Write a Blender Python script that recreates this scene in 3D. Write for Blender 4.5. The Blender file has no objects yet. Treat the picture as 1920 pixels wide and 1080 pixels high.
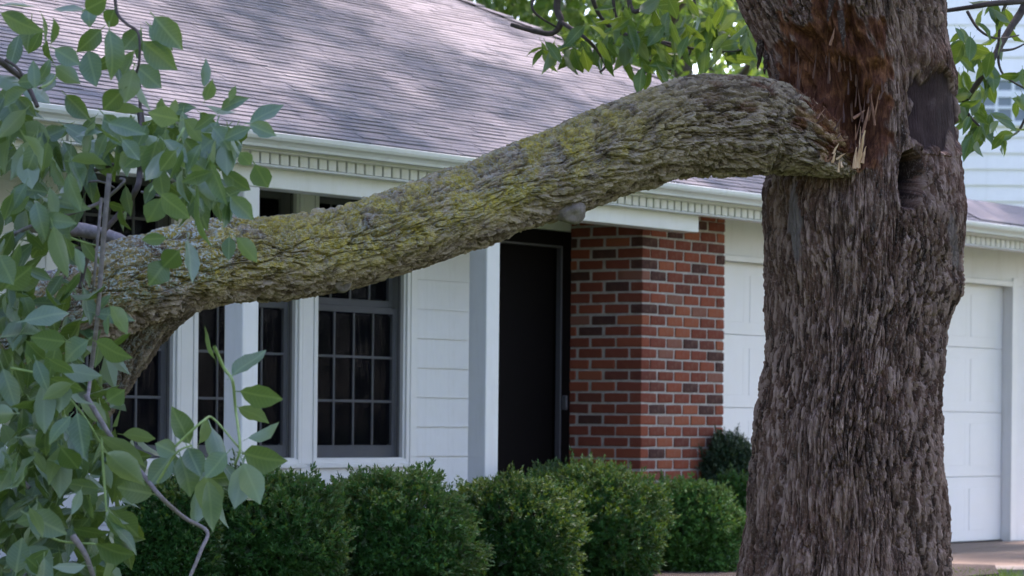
import bpy, bmesh, math, random
import numpy as np
from mathutils import Vector, Matrix
R = random.Random(7)
NR = np.random.RandomState(11)
sc = bpy.context.scene

# ------------------------------------------------------------------ camera
F, PY, ROLL, CZ = 6000.0, 795.0, math.radians(.57), .9      # focal length etc. in pixels of a 1920 x 1080 frame
cam_d = bpy.data.cameras.new('camera'); cam = bpy.data.objects.new('camera', cam_d)
sc.collection.objects.link(cam); sc.camera = cam
cam_d.sensor_width = 36.0; cam_d.lens = 36.0 * F / 1920
cam_d.shift_y = (PY - 540) / 1920
cam_d.clip_end = 2000
cam.matrix_world = Matrix.Translation((0, 0, CZ)) @ Matrix.Rotation(math.pi / 2, 4, 'X') @ Matrix.Rotation(ROLL, 4, 'Z')
cam_d.dof.use_dof = True; cam_d.dof.focus_distance = 14.3; cam_d.dof.aperture_fstop = 5.0

# ------------------------------------------------------------------ sky, sun, exposure
SUN_EL, SUN_AZ = math.radians(56), math.radians(28)           # from behind the house, to the right
world = bpy.data.worlds.new('World'); sc.world = world; world.use_nodes = True
wn = world.node_tree
sky = wn.nodes.new('ShaderNodeTexSky'); sky.sky_type = 'NISHITA'; sky.sun_disc = False
sky.sun_elevation = SUN_EL; sky.sun_rotation = SUN_AZ; sky.air_density = 1.0; sky.dust_density = 1.0; sky.ozone_density = 2.0
wn.links.new(sky.outputs[0], wn.nodes['Background'].inputs[0])
wn.nodes['Background'].inputs[1].default_value = .13
sd = bpy.data.lights.new('sun', 'SUN'); sd.energy = 2.0; sd.angle = math.radians(2.5); sd.color = (1, .94, .85)
sun = bpy.data.objects.new('sun', sd); sc.collection.objects.link(sun)
sdir = Vector((math.sin(SUN_AZ) * math.cos(SUN_EL), math.cos(SUN_AZ) * math.cos(SUN_EL), math.sin(SUN_EL)))
sun.rotation_euler = (-sdir).to_track_quat('-Z', 'Y').to_euler(); sun.location = (0, 0, 30)
sc.view_settings.view_transform = 'Standard'; sc.view_settings.look = 'None'
sc.view_settings.gamma = 1; sc.view_settings.exposure = 2.72
sc.view_settings.use_white_balance = True; sc.view_settings.white_balance_temperature = 6550; sc.view_settings.white_balance_tint = 31
sc.cycles.max_bounces = 5; sc.cycles.diffuse_bounces = 3; sc.cycles.transparent_max_bounces = 16
sc.cycles.use_denoising = True; sc.cycles.denoising_prefilter = 'ACCURATE'; sc.cycles.use_adaptive_sampling = False; sc.cycles.sample_clamp_indirect = 3.0

# ------------------------------------------------------------------ layout helpers
cR, sR = math.cos(ROLL), math.sin(ROLL)
def at(px, py, d):
    x = (px - 960) / F; y = -(py - PY) / F
    return Vector(((cR * x - sR * y) * d, d, CZ + (sR * x + cR * y) * d))
PHI = math.radians(35)                                        # the eaves run away to the right at this angle
HO = at(1202, 800, 21.8); HO.z = 0                            # foot of the brick pier's outer corner
HU = Vector((math.sin(PHI), math.cos(PHI), 0)); HV = Vector((-math.cos(PHI), math.sin(PHI), 0))
def hw(u, v, z): return HO + HU * u + HV * v + Vector((0, 0, z))

# ------------------------------------------------------------------ numpy noise
def _hash(ix, iy, iz, k=0):
    h = (ix.astype(np.int64) * 374761393 + iy.astype(np.int64) * 668265263 + iz.astype(np.int64) * 2147483647 + k * 1274126177) & 0xffffffff
    h = ((h ^ (h >> 13)) * 1274126177) & 0xffffffff
    h = ((h ^ (h >> 16)) * 2246822519) & 0xffffffff
    return ((h ^ (h >> 15)) & 0xffffff) / float(0xffffff)
def pn(x, y, z, k=0):
    fx, fy, fz = np.floor(x), np.floor(y), np.floor(z)
    dx, dy, dz = x - fx, y - fy, z - fz
    sx, sy, sz = [t * t * t * (t * (t * 6 - 15) + 10) for t in (dx, dy, dz)]
    out = 0
    for a in (0, 1):
        for b in (0, 1):
            for c in (0, 1):
                h1 = _hash(fx + a, fy + b, fz + c, k) * 6.28318; h2 = _hash(fx + a, fy + b, fz + c, k + 77) * 2 - 1
                q = np.sqrt(1 - h2 * h2)
                g = np.cos(h1) * q * (dx - a) + np.sin(h1) * q * (dy - b) + h2 * (dz - c)
                out = out + g * (sx if a else 1 - sx) * (sy if b else 1 - sy) * (sz if c else 1 - sz)
    return out * 1.5
def worley(x, y, z, k=0):
    fx, fy, fz = np.floor(x), np.floor(y), np.floor(z)
    f1 = np.full(x.shape, 9.); f2 = np.full(x.shape, 9.); cid = np.zeros(x.shape); cz = np.zeros(x.shape)
    for a in (-1, 0, 1):
        for b in (-1, 0, 1):
            for c in (-1, 0, 1):
                ix, iy, iz = fx + a, fy + b, fz + c
                px = ix + _hash(ix, iy, iz, k + 1) - x; py = iy + _hash(ix, iy, iz, k + 2) - y; pz = iz + _hash(ix, iy, iz, k + 3) - z
                d = np.sqrt(px * px + py * py + pz * pz)
                m = d < f1
                f2 = np.where(m, f1, np.minimum(f2, d)); cid = np.where(m, _hash(ix, iy, iz, k + 4), cid); cz = np.where(m, pz, cz)
                f1 = np.where(m, d, f1)
    return f1, f2, cid, cz
def sst(a, b, x):
    t = np.clip((x - a) / (b - a), 0, 1); return t * t * (3 - 2 * t)
def bark(X, Y, S, w, L, k=0):
    """relief 0..1 of furrowed bark: ridges about w wide and L long that interlace, broken into flakes"""
    x, y, s = X / w, Y / w, S / L
    wx = pn(x * .3, y * .3, s * .5, k + 5) * 1.3; wy = pn(x * .3 + 31, y * .3, s * .5, k + 6) * 1.3
    x2, y2 = x + wx, y + wy
    n1 = np.abs(pn(x2 * .42, y2 * .42, s * .45, k + 1))
    r1 = 1 - sst(.02, .40, n1)
    n2 = np.abs(pn(x2 * .8 + 9, y2 * .8, s * .75, k + 2) + .22 * pn(x2 * 2.1, y2 * 2.1, s * 2.4, k + 12))
    r2 = sst(.0, .15, n2) + .25 * np.clip(n2, 0, .6)
    f1, f2, cid, cz = worley(x2 * .8, y2 * .8, s * 1.1 + pn(x * .5, y * .5, s, k + 8) * .8, k + 3)
    fl = sst(.02, .18, f2 - f1) * (.35 + .65 * cid) + np.clip(cz, -1, 1) * .22
    g1, g2, gid, gz = worley(x2 * 2.0, y2 * 2.0, s * 2.8 + pn(x, y, s * 2, k + 18) * .8, k + 13)
    f_ = sst(.0, .22, g2 - g1) * (.3 + .7 * gid) + np.clip(gz, -1, 1) * .2
    n3 = pn(x * 3.1, y * 3.1, s * 5, k + 4)
    n4 = pn(x * 7, y * 7, s * 9, k + 19)
    return .16 * r1 + .42 * r2 + .14 * fl + .20 * f_ + .12 * n3 + .08 * n4, .3 * cid + .7 * gid

# ------------------------------------------------------------------ mesh helpers
COL = sc.collection
def link(name, me, mat=None, parent=None, loc=None):
    o = bpy.data.objects.new(name, me); COL.objects.link(o)
    if mat is not None and me is not None and not me.materials: me.materials.append(mat)
    if parent is not None: o.parent = parent
    if loc is not None: o.location = loc
    return o
def empty(name, loc=(0, 0, 0), rz=0):
    o = bpy.data.objects.new(name, None); COL.objects.link(o); o.location = loc; o.rotation_euler = (0, 0, rz)
    o.empty_display_size = .2
    return o
def tag(o, label=None, cat=None, group=None, kind=None):
    if label: o['label'] = label
    if cat: o['category'] = cat
    if group: o['group'] = group
    if kind: o['kind'] = kind
    return o
def mesh_np(name, verts, quads, smooth=True, attrs=None):
    me = bpy.data.meshes.new(name)
    n, m = len(verts), len(quads); k = quads.shape[1]
    me.vertices.add(n); me.vertices.foreach_set('co', np.ascontiguousarray(verts, np.float32).ravel())
    me.loops.add(m * k); me.loops.foreach_set('vertex_index', np.ascontiguousarray(quads, np.int32).ravel())
    me.polygons.add(m); me.polygons.foreach_set('loop_start', np.arange(0, m * k, k, dtype=np.int32))
    me.polygons.foreach_set('loop_total', np.full(m, k, np.int32))
    me.polygons.foreach_set('use_smooth', np.full(m, smooth, bool))
    for an, av in (attrs or {}).items():
        a = me.attributes.new(an, 'FLOAT', 'POINT'); a.data.foreach_set('value', np.ascontiguousarray(av, np.float32).ravel())
    me.update(calc_edges=True); me.validate()
    return me
class MB:
    def __init__(s): s.v, s.f = [], []
    def box(s, x0, x1, y0, y1, z0, z1):
        b = len(s.v)
        s.v += [(x0, y0, z0), (x1, y0, z0), (x1, y1, z0), (x0, y1, z0), (x0, y0, z1), (x1, y0, z1), (x1, y1, z1), (x0, y1, z1)]
        s.f += [tuple(b + i for i in q) for q in ((3, 2, 1, 0), (4, 5, 6, 7), (0, 1, 5, 4), (1, 2, 6, 5), (2, 3, 7, 6), (3, 0, 4, 7))]
        return s
    def poly(s, pts):
        b = len(s.v); s.v += [tuple(p) for p in pts]; s.f.append(tuple(range(b, b + len(pts)))); return s
    def prof(s, pts, x0, x1):
        """a profile of (y, z) points drawn along x"""
        n = len(pts); b = len(s.v)
        s.v += [(x0, p[0], p[1]) for p in pts] + [(x1, p[0], p[1]) for p in pts]
        s.f += [(b + i, b + (i + 1) % n, b + n + (i + 1) % n, b + n + i) for i in range(n)]
        s.f += [tuple(b + i for i in reversed(range(n))), tuple(b + n + i for i in range(n))]
        return s
    def build(s, name, mat, parent=None, bevel=0, smooth=False):
        me = bpy.data.meshes.new(name); me.from_pydata(s.v, [], s.f)
        bm = bmesh.new(); bm.from_mesh(me); bmesh.ops.recalc_face_normals(bm, faces=bm.faces)
        if bevel: bmesh.ops.bevel(bm, geom=list(bm.edges), offset=bevel, segments=1, affect='EDGES')
        bm.to_mesh(me); bm.free()
        if smooth:
            for p in me.polygons: p.use_smooth = True
        return link(name, me, mat, parent)
def tube(pts, rad, n=10, wob=0.0, per=6):
    """verts and quads of a smooth tapered tube through the points"""
    P, Rr = spline(pts, rad, per)
    V, Q = [], []
    up = Vector((.3, -.8, .5))
    for i, p in enumerate(P):
        t = (P[min(i + 1, len(P) - 1)] - P[max(i - 1, 0)]).normalized()
        a = t.cross(up).normalized(); b = t.cross(a)
        for j in range(n):
            th = 2 * math.pi * j / n; r = Rr[i] * (1 + wob * (R.random() - .5))
            V.append(p + (a * math.cos(th) + b * math.sin(th)) * r)
    for i in range(len(P) - 1):
        for j in range(n):
            Q.append((i * n + j, i * n + (j + 1) % n, (i + 1) * n + (j + 1) % n, (i + 1) * n + j))
    return np.array([tuple(v) for v in V]), np.array(Q)
def spline(pts, rad, per):
    P, Rr = [], []
    n = len(pts)
    for i in range(n - 1):
        p0, p1, p2, p3 = pts[max(i - 1, 0)], pts[i], pts[i + 1], pts[min(i + 2, n - 1)]
        for k in range(per):
            t = k / per
            P.append(.5 * ((2 * p1) + (p2 - p0) * t + (2 * p0 - 5 * p1 + 4 * p2 - p3) * t * t + (3 * p1 - p0 - 3 * p2 + p3) * t ** 3))
            Rr.append(rad[i] * (1 - t) + rad[i + 1] * t)
    P.append(pts[-1]); Rr.append(rad[-1])
    return P, Rr
def tube_obj(name, mat, parent, pts, rad, n=10, wob=.0, per=6):
    v, q = tube(pts, rad, n, wob, per)
    return link(name, mesh_np(name, v, q), mat, parent)

# ------------------------------------------------------------------ materials
def new_mat(name):
    m = bpy.data.materials.new(name); m.use_nodes = True
    nt = m.node_tree; b = nt.nodes['Principled BSDF']
    return m, nt, b
class NT:
    def __init__(s, nt): s.nt = nt
    def n(s, t, **kw):
        x = s.nt.nodes.new(t)
        for k, v in kw.items(): setattr(x, k, v)
        return x
    def l(s, a, b): s.nt.links.new(a, b)
    def noise(s, scale, detail=4, rough=.6, vec=None, dist=0):
        x = s.n('ShaderNodeTexNoise'); x.inputs['Scale'].default_value = scale; x.inputs['Detail'].default_value = detail
        x.inputs['Roughness'].default_value = rough; x.inputs['Distortion'].default_value = dist
        if vec is not None: s.l(vec, x.inputs['Vector'])
        return x.outputs['Fac']
    def ramp(s, fac, stops):
        x = s.n('ShaderNodeValToRGB'); e = x.color_ramp.elements
        while len(e) < len(stops): e.new(.5)
        for i, (p, c) in enumerate(stops):
            e[i].position = p; e[i].color = (*c, 1) if not isinstance(c, (int, float)) else (c, c, c, 1)
        s.l(fac, x.inputs[0]); return x.outputs[0]
    def mix(s, fac, a, b, bt='MIX'):
        x = s.n('ShaderNodeMix', data_type='RGBA', blend_type=bt)
        for sock, v in ((x.inputs[0], fac), (x.inputs[6], a), (x.inputs[7], b)):
            if isinstance(v, (int, float)): sock.default_value = v
            elif isinstance(v, tuple): sock.default_value = (*v, 1)
            else: s.l(v, sock)
        return x.outputs[2]
    def math(s, op, a, b=0):
        x = s.n('ShaderNodeMath', operation=op)
        for sock, v in ((x.inputs[0], a), (x.inputs[1], b)):
            if isinstance(v, (int, float)): sock.default_value = v
            else: s.l(v, sock)
        return x.outputs[0]
    def attr(s, name): return s.n('ShaderNodeAttribute', attribute_name=name).outputs['Fac']
    def coord(s, which='Object', scale=(1, 1, 1)):
        x = s.n('ShaderNodeTexCoord'); m = s.n('ShaderNodeMapping'); m.inputs['Scale'].default_value = scale
        s.l(x.outputs[which], m.inputs[0]); return m.outputs[0]
    def rand(s): return s.n('ShaderNodeObjectInfo').outputs['Random']
    def bump(s, h, strength, dist, b):
        x = s.n('ShaderNodeBump'); x.inputs['Strength'].default_value = strength; x.inputs['Distance'].default_value = dist
        s.l(h, x.inputs['Height']); s.l(x.outputs[0], b.inputs['Normal'])
def paint(name, col, rough=.5, var=.06, dirt=.22, scale=6):
    m, nt, b = new_mat(name); t = NT(nt); v = t.coord()
    c2 = tuple(x * (1 - var * 2) for x in col)
    base = t.mix(t.noise(scale, 5, .6, v), c2, col)
    streak = t.ramp(t.noise(3, 5, .65, t.coord('Object', (5, 5, .7))), [(.52, 0.), (.75, 1.)])
    base = t.mix(t.math('MULTIPLY', streak, dirt), base, tuple(x * f for x, f in zip(col, (.62, .6, .52))))
    t.l(base, b.inputs['Base Color']); b.inputs['Roughness'].default_value = rough
    t.bump(t.noise(60, 3, .6, v), .12, .003, b)
    return m
M = {}
M['white'] = paint('white_paint', (.78, .78, .78), .55)
M['trim'] = paint('trim_paint', (.80, .80, .79), .45)
M['garage'] = paint('garage_door_paint', (.82, .82, .82), .45, .03, .06)
M['gutter'] = paint('gutter_paint', (.76, .77, .75), .4, .05, .25)
M['sash'] = paint('sash_paint', (.50, .51, .55), .5)
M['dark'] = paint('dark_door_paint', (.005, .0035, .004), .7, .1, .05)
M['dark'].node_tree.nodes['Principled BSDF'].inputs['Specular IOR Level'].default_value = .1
M['alu'] = paint('aluminium', (.08, .08, .095), .4)
M['siding_far'] = paint('far_siding_paint', (.90, .85, .79), .55)

def brick_mat():
    m, nt, b = new_mat('brick'); t = NT(nt); r = t.rand()
    c = t.ramp(r, [(0, (.16, .034, .020)), (.2, (.25, .058, .030)), (.38, (.18, .040, .026)), (.55, (.30, .085, .042)), (.68, (.11, .028, .022)), (.78, (.22, .095, .07)), (.85, (.028, .017, .020))])
    nt.nodes[-1].color_ramp.interpolation = 'CONSTANT'
    v = t.coord()
    c = t.mix(t.noise(22, 6, .7, v), c, t.mix(.35, c, (.36, .15, .10)), 'MIX')
    blot = t.ramp(t.noise(9, 5, .6, v), [(.56, 0.), (.75, 1.)])
    c = t.mix(t.math('MULTIPLY', blot, .35), c, (.30, .19, .155))
    t.l(c, b.inputs['Base Color']); b.inputs['Roughness'].default_value = .9; b.inputs['Specular IOR Level'].default_value = .15
    t.bump(t.noise(90, 5, .7, v), .6, .004, b); return m
M['brick'] = brick_mat()
def simple(name, stops, scale=20, rough=.9, bump=.4, bd=.004, bs=80, sc3=(1, 1, 1)):
    m, nt, b = new_mat(name); t = NT(nt); v = t.coord('Object', sc3)
    t.l(t.ramp(t.noise(scale, 6, .65, v), stops), b.inputs['Base Color']); b.inputs['Roughness'].default_value = rough
    if bump: t.bump(t.noise(bs, 5, .7, v), bump, bd, b)
    return m
M['mortar'] = simple('mortar', [(.3, (.32, .29, .265)), (.7, (.48, .44, .41))])
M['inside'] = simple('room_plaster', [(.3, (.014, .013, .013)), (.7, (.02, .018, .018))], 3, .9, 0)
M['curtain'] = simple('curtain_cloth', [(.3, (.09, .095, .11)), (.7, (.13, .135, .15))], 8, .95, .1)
M['concrete'] = simple('driveway_concrete', [(.3, (.15, .10, .07)), (.55, (.19, .135, .095)), (.75, (.23, .165, .12))], 2.5, .9, .3)
M['path'] = simple('path_concrete', [(.3, (.21, .18, .15)), (.7, (.28, .24, .20))], 6, .9, .3)
M['porch'] = simple('porch_boards', [(.3, (.07, .06, .055)), (.7, (.11, .10, .09))], 5, .85, .2)
M['soil'] = simple('bed_soil', [(.3, (.035, .024, .016)), (.7, (.08, .055, .04))], 12, .95, .8, .03, 30)
M['lawn'] = simple('lawn', [(.3, (.05, .09, .02)), (.6, (.08, .13, .03)), (.8, (.10, .11, .04))], 3, .95, .8, .03, 40)

def shingle_mat():
    m, nt, b = new_mat('asphalt_shingle'); t = NT(nt); v = t.coord()
    c = t.ramp(t.noise(1.1, 5, .7, v), [(.3, (.135, .132, .152)), (.5, (.182, .178, .200)), (.7, (.24, .233, .252))])
    c = t.mix(t.noise(9, 6, .75, t.coord('Object', (1, 2, 2))), c, t.mix(.5, c, (.12, .11, .13)))
    gr = t.ramp(t.noise(160, 2, .6, v), [(.35, 0.), (.7, 1.)])
    c = t.mix(t.math('MULTIPLY', gr, .35), c, (.50, .46, .46))
    c = t.mix(t.math('MULTIPLY', t.rand(), .3), c, (.17, .16, .18))
    t.l(c, b.inputs['Base Color']); b.inputs['Roughness'].default_value = .92
    t.bump(t.noise(220, 3, .7, v), .5, .003, b); return m
M['shingle'] = shingle_mat()

def glass_mat(name, tint, refl):
    m, nt, b = new_mat(name); t = NT(nt); nt.nodes.remove(b)
    tr = t.n('ShaderNodeBsdfTransparent'); tr.inputs[0].default_value = (*tint, 1)
    gl = t.n('ShaderNodeBsdfGlossy'); gl.inputs['Roughness'].default_value = .03; gl.inputs[0].default_value = (.9, .9, .9, 1)
    fr = t.n('ShaderNodeFresnel'); fr.inputs[0].default_value = 1.45
    mx = t.n('ShaderNodeMixShader'); t.l(t.math('MULTIPLY', fr.outputs[0], refl), mx.inputs[0]); t.l(tr.outputs[0], mx.inputs[1]); t.l(gl.outputs[0], mx.inputs[2])
    t.l(mx.outputs[0], nt.nodes['Material Output'].inputs[0]); return m
M['glass'] = glass_mat('window_glass', (.42, .45, .48), .03)
def screen_mat():
    m, nt, b = new_mat('insect_screen'); t = NT(nt)
    tr = t.n('ShaderNodeBsdfTransparent'); mx = t.n('ShaderNodeMixShader'); mx.inputs[0].default_value = .32
    b.inputs['Base Color'].default_value = (.008, .008, .011, 1); b.inputs['Roughness'].default_value = .9; b.inputs['Specular IOR Level'].default_value = .0
    t.l(tr.outputs[0], mx.inputs[1]); t.l(b.outputs[0], mx.inputs[2]); t.l(mx.outputs[0], nt.nodes['Material Output'].inputs[0]); return m
M['screen'] = screen_mat()

def bark_mat(name, limb):
    m, nt, b = new_mat(name); t = NT(nt); v = t.coord()
    st = t.coord('Object', (1, 1, .3) if not limb else (1, 1, 1))
    if limb:
        c = t.ramp(t.noise(14, 6, .7, st), [(.28, (.055, .037, .027)), (.5, (.20, .142, .092)), (.72, (.35, .26, .175))])
    else:
        c = t.ramp(t.noise(16, 6, .72, st), [(.28, (.026, .015, .010)), (.5, (.115, .064, .045)), (.74, (.30, .188, .14))])
        c = t.mix(t.ramp(t.noise(2.4, 4, .6, v), [(.42, 0.), (.65, .65)]), c, (.13, .062, .042))
    c = t.mix(t.ramp(t.attr('flake'), [(.52, 0.), (.66, .55), (.92, .95)]), c, (.35, .235, .188) if not limb else (.35, .27, .19))
    c = t.mix(t.ramp(t.attr('flake'), [(.18, .92), (.44, .0)]), c, (.026, .014, .009) if not limb else (.060, .038, .022))
    fine = t.noise(80, 4, .75, v)
    c = t.mix(t.ramp(fine, [(.52, 0.), (.70, .5)]), c, (.34, .28, .25))
    if limb:
        mo = t.math('MULTIPLY', t.attr('moss'), t.ramp(t.noise(7, 6, .72, v, .6), [(.38, 0.), (.54, 1.)]))
        mo = t.math('MULTIPLY', mo, t.ramp(t.noise(48, 4, .7, v), [(.34, .15), (.5, 1.)]))
        c = t.mix(t.math('MULTIPLY', mo, .74), c, t.ramp(t.noise(30, 4, .7, v), [(.3, (.19, .165, .03)), (.5, (.36, .28, .035)), (.7, (.58, .44, .045))]))
        li = t.math('MULTIPLY', t.attr('lichen'), t.ramp(t.noise(70, 3, .6, v, .8), [(.50, 0.), (.58, 1.)]))
        c = t.mix(t.math('MULTIPLY', li, .85), c, t.ramp(t.noise(25, 3, .6, v), [(.3, (.30, .36, .32)), (.7, (.50, .56, .55))]))
    # torn and rotten wood: fibrous red-brown; pale fresh wood; smooth old wound
    fib = t.noise(1, 7, .75, t.coord('Object', (75, 75, 7)))
    rot = t.ramp(fib, [(.3, (.030, .011, .007)), (.5, (.095, .032, .017)), (.66, (.15, .060, .030)), (.82, (.34, .17, .085))])
    rot = t.mix(t.ramp(t.noise(11, 5, .7, v), [(.48, 0.), (.62, .75)]), rot, t.ramp(fib, [(.3, (.08, .026, .012)), (.55, (.25, .10, .045)), (.8, (.5, .27, .13))]))
    c = t.mix(t.attr('rot'), c, rot)
    c = t.mix(t.attr('pale'), c, t.ramp(fib, [(.3, (.22, .11, .055)), (.55, (.50, .33, .20)), (.75, (.70, .54, .38))]))
    sm = t.ramp(t.noise(9, 5, .6, v), [(.3, (.020, .010, .010)), (.6, (.045, .024, .022)), (.8, (.12, .085, .08))])
    c = t.mix(t.attr('smoothw'), c, sm)
    if not limb: c = t.mix(t.attr('tar'), c, (.008, .008, .011))  # shade inside the knot hole, painted near-black into the bark colour
    c = t.mix(t.attr('greyw'), c, t.ramp(t.noise(20, 5, .6, t.coord('Object', (1, 1, .2))), [(.3, (.12, .095, .085)), (.7, (.22, .185, .17))]))
    t.l(c, b.inputs['Base Color']); b.inputs['Roughness'].default_value = .74
    b.inputs['Specular IOR Level'].default_value = .16
    t.bump(t.math('ADD', t.noise(130, 6, .75, st), t.math('MULTIPLY', t.noise(38, 5, .7, st), 1.2)), .9, .008, b); return m
M['bark'] = bark_mat('trunk_bark', False); M['limb'] = bark_mat('limb_bark', True)
M['twig'] = simple('twig_bark', [(.3, (.10, .085, .085)), (.6, (.20, .17, .17)), (.8, (.34, .30, .30))], 40, .75, .4)
M['branch'] = simple('branch_bark', [(.3, (.035, .025, .022)), (.7, (.09, .068, .06))], 30, .85, .5)
M['stem'] = simple('green_stem', [(.3, (.14, .22, .06)), (.7, (.22, .30, .10))], 40, .6, 0)
M['splinter'] = simple('fresh_wood', [(.25, (.24, .11, .05)), (.5, (.46, .27, .14)), (.75, (.68, .48, .31))], 1, .7, .5, .003, 1, (60, 60, 8))
M['rotten'] = simple('rotten_wood', [(.25, (.03, .012, .008)), (.5, (.08, .032, .02)), (.75, (.2, .10, .055))], 1, .8, .5, .003, 1, (60, 60, 8))
M['splinter_dark'] = simple('weathered_wood', [(.25, (.09, .035, .02)), (.5, (.20, .085, .045)), (.75, (.36, .19, .11))], 1, .75, .5, .003, 1, (60, 60, 8))

def leaf_mat(name, cols, trans, gloss=.35, spec=.5):
    m, nt, b = new_mat(name); t = NT(nt)
    g = t.n('ShaderNodeNewGeometry')
    v = t.coord()
    lx, ly = t.attr('lx'), t.attr('ly')
    aly = t.math('ABSOLUTE', ly)
    mid = t.ramp(aly, [(.010, 1.), (.035, 0.)])
    vein = t.ramp(t.math('SINE', t.math('MULTIPLY', t.math('SUBTRACT', lx, t.math('MULTIPLY', aly, .8)), 62)), [(.80, 0.), (1., 1.)])
    vm = t.math('MULTIPLY', t.math('MAXIMUM', mid, t.math('MULTIPLY', vein, .55)), t.math('GREATER_THAN', lx, .001))
    r = t.math('ADD', t.math('MULTIPLY', t.rand(), .55), t.math('MULTIPLY', g.outputs['Random Per Island'], .45))
    c = t.ramp(r, [(0, cols[0]), (.5, cols[1]), (1, cols[2])])
    c = t.mix(t.math('MULTIPLY', t.noise(3, 4, .6, v), .5), c, cols[0])
    c = t.mix(t.math('MULTIPLY', vm, .38), c, (.22, .30, .13))
    sp = t.ramp(t.noise(17, 3, .6, v), [(.70, 0.), (.74, 1.)])
    c = t.mix(t.math('MULTIPLY', t.math('MULTIPLY', sp, .5), t.math('GREATER_THAN', lx, .001)), c, (.16, .12, .04))
    under = t.mix(.45, c, (.20, .26, .17))
    c = t.mix(g.outputs['Backfacing'], c, under)
    t.l(c, b.inputs['Base Color']); b.inputs['Roughness'].default_value = gloss; b.inputs['Specular IOR Level'].default_value = spec
    tl = t.n('ShaderNodeBsdfTranslucent'); t.l(t.mix(.6, c, (.30, .45, .03)), tl.inputs[0])
    mx = t.n('ShaderNodeMixShader'); mx.inputs[0].default_value = trans
    t.l(b.outputs[0], mx.inputs[1]); t.l(tl.outputs[0], mx.inputs[2]); t.l(mx.outputs[0], nt.nodes['Material Output'].inputs[0])
    return m
M['leaf'] = leaf_mat('ash_leaf', ((.018, .055, .014), (.055, .115, .055), (.13, .20, .14)), .27, .4, .7)
M['leaf_far'] = leaf_mat('tree_leaf', ((.05, .12, .02), (.08, .17, .03), (.13, .23, .04)), .42, .4)
M['leaf_over'] = leaf_mat('overhead_leaf', ((.022, .07, .015), (.045, .115, .025), (.08, .17, .04)), .30, .36)
M['yew'] = leaf_mat('yew_needle', ((.010, .052, .012), (.028, .11, .024), (.095, .25, .05)), .14, .6, .12)
M['juniper'] = leaf_mat('juniper_needle', ((.010, .032, .018), (.016, .045, .024), (.03, .07, .035)), .08, .5, .3)

# ================================================================== ground
def ground_z(x, y): return -.06 - .72 * float(sst(0, 1, np.array((20.0 - y) / 14.0)))
gx = np.linspace(-1, 1, 81); gx = np.sign(gx) * (np.abs(gx) ** 2.2) * 400
gy = np.concatenate([np.linspace(-60, 0, 8)[:-1], np.linspace(0, 40, 61), 40 + (np.linspace(0, 1, 22)[1:] ** 2) * 800])
GX, GY = np.meshgrid(gx, gy)
GZ = -.06 - .72 * sst(0, 1, (20.0 - GY) / 14.0)
GZ = GZ + .012 * np.sin(GX * 1.7) * np.sin(GY * 1.3)
vs = np.stack([GX, GY, GZ], -1).reshape(-1, 3); nx = len(gx)
q = np.array([(j * nx + i, j * nx + i + 1, (j + 1) * nx + i + 1, (j + 1) * nx + i) for j in range(len(gy) - 1) for i in range(nx - 1)])
tag(link('lawn', mesh_np('lawn', vs, q), M['lawn']), kind='structure')
def slab(name, pts, z, mat, th=.1):
    m = MB(); n = len(pts)
    m.v += [(p[0], p[1], z) for p in pts] + [(p[0], p[1], z - th) for p in pts]
    m.f += [tuple(range(n)), tuple(reversed(range(n, 2 * n)))] + [(i, n + i, n + (i + 1) % n, (i + 1) % n) for i in range(n)]
    o = m.build(name, mat); tag(o, kind='structure'); return o
c0, c1 = hw(1.5, .6, 0), hw(8.5, .6, 0)
slab('driveway', [(c0.x, c0.y), (2.55, 22.35), (2.5, 21.75), (9.0, 22.1), (9.5, 26), (c1.x, c1.y)], -.035, M['concrete'])
slab('front_path', [(2.4, 21.15), (9.0, 21.45), (9.0, 22.09), (2.5, 21.74)], -.03, M['path'])
b0 = [hw(-9, -.62, 0), hw(1.1, -.62, 0), hw(1.35, -2.0, 0), hw(.2, -2.6, 0), hw(-9, -2.6, 0)]
slab('planting_bed', [(p.x, p.y) for p in b0], -.025, M['soil'], .06)

# ================================================================== house
house = empty('house', HO, math.atan2(HU.y, HU.x))
tag(house, 'white bungalow with brick pier, grey shingle roof and dentil moulding along its eaves', 'house')
WV = .60                                                    # plane of the window wall
EZ = 2.405                                                  # soffit height
# --- brick pier
pier = MB().box(.008, 1.072, .008, .596, -.15, EZ - .006).build('brick_pier', M['mortar'], house)
def brick_mesh(L, W, Hh, k):
    bm = bmesh.new(); bmesh.ops.create_cube(bm, size=1)
    for v in bm.verts:
        v.co = Vector((v.co.x * L, v.co.y * W, v.co.z * Hh)) + Vector((R.uniform(-.0025, .0025), R.uniform(-.002, .002), R.uniform(-.0025, .0025)))
    bmesh.ops.bevel(bm, geom=list(bm.edges), offset=.005, segments=1, affect='EDGES')
    me = bpy.data.meshes.new('brick'); bm.to_mesh(me); bm.free(); me.materials.append(M['brick'])
    return me
BC = {}
def brick(u0, u1, v0, v1, z0, z1):
    key = (round(u1 - u0, 3), round(v1 - v0, 3), R.randrange(4))
    if key not in BC: BC[key] = brick_mesh(u1 - u0, v1 - v0, z1 - z0, 0)
    link('brick', BC[key], None, pier, ((u0 + u1) / 2, (v0 + v1) / 2 + R.uniform(-.0015, .0015), (z0 + z1) / 2))
CH, J, BL, BW = .076, .0145, .206, .098
k0 = -7
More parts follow.
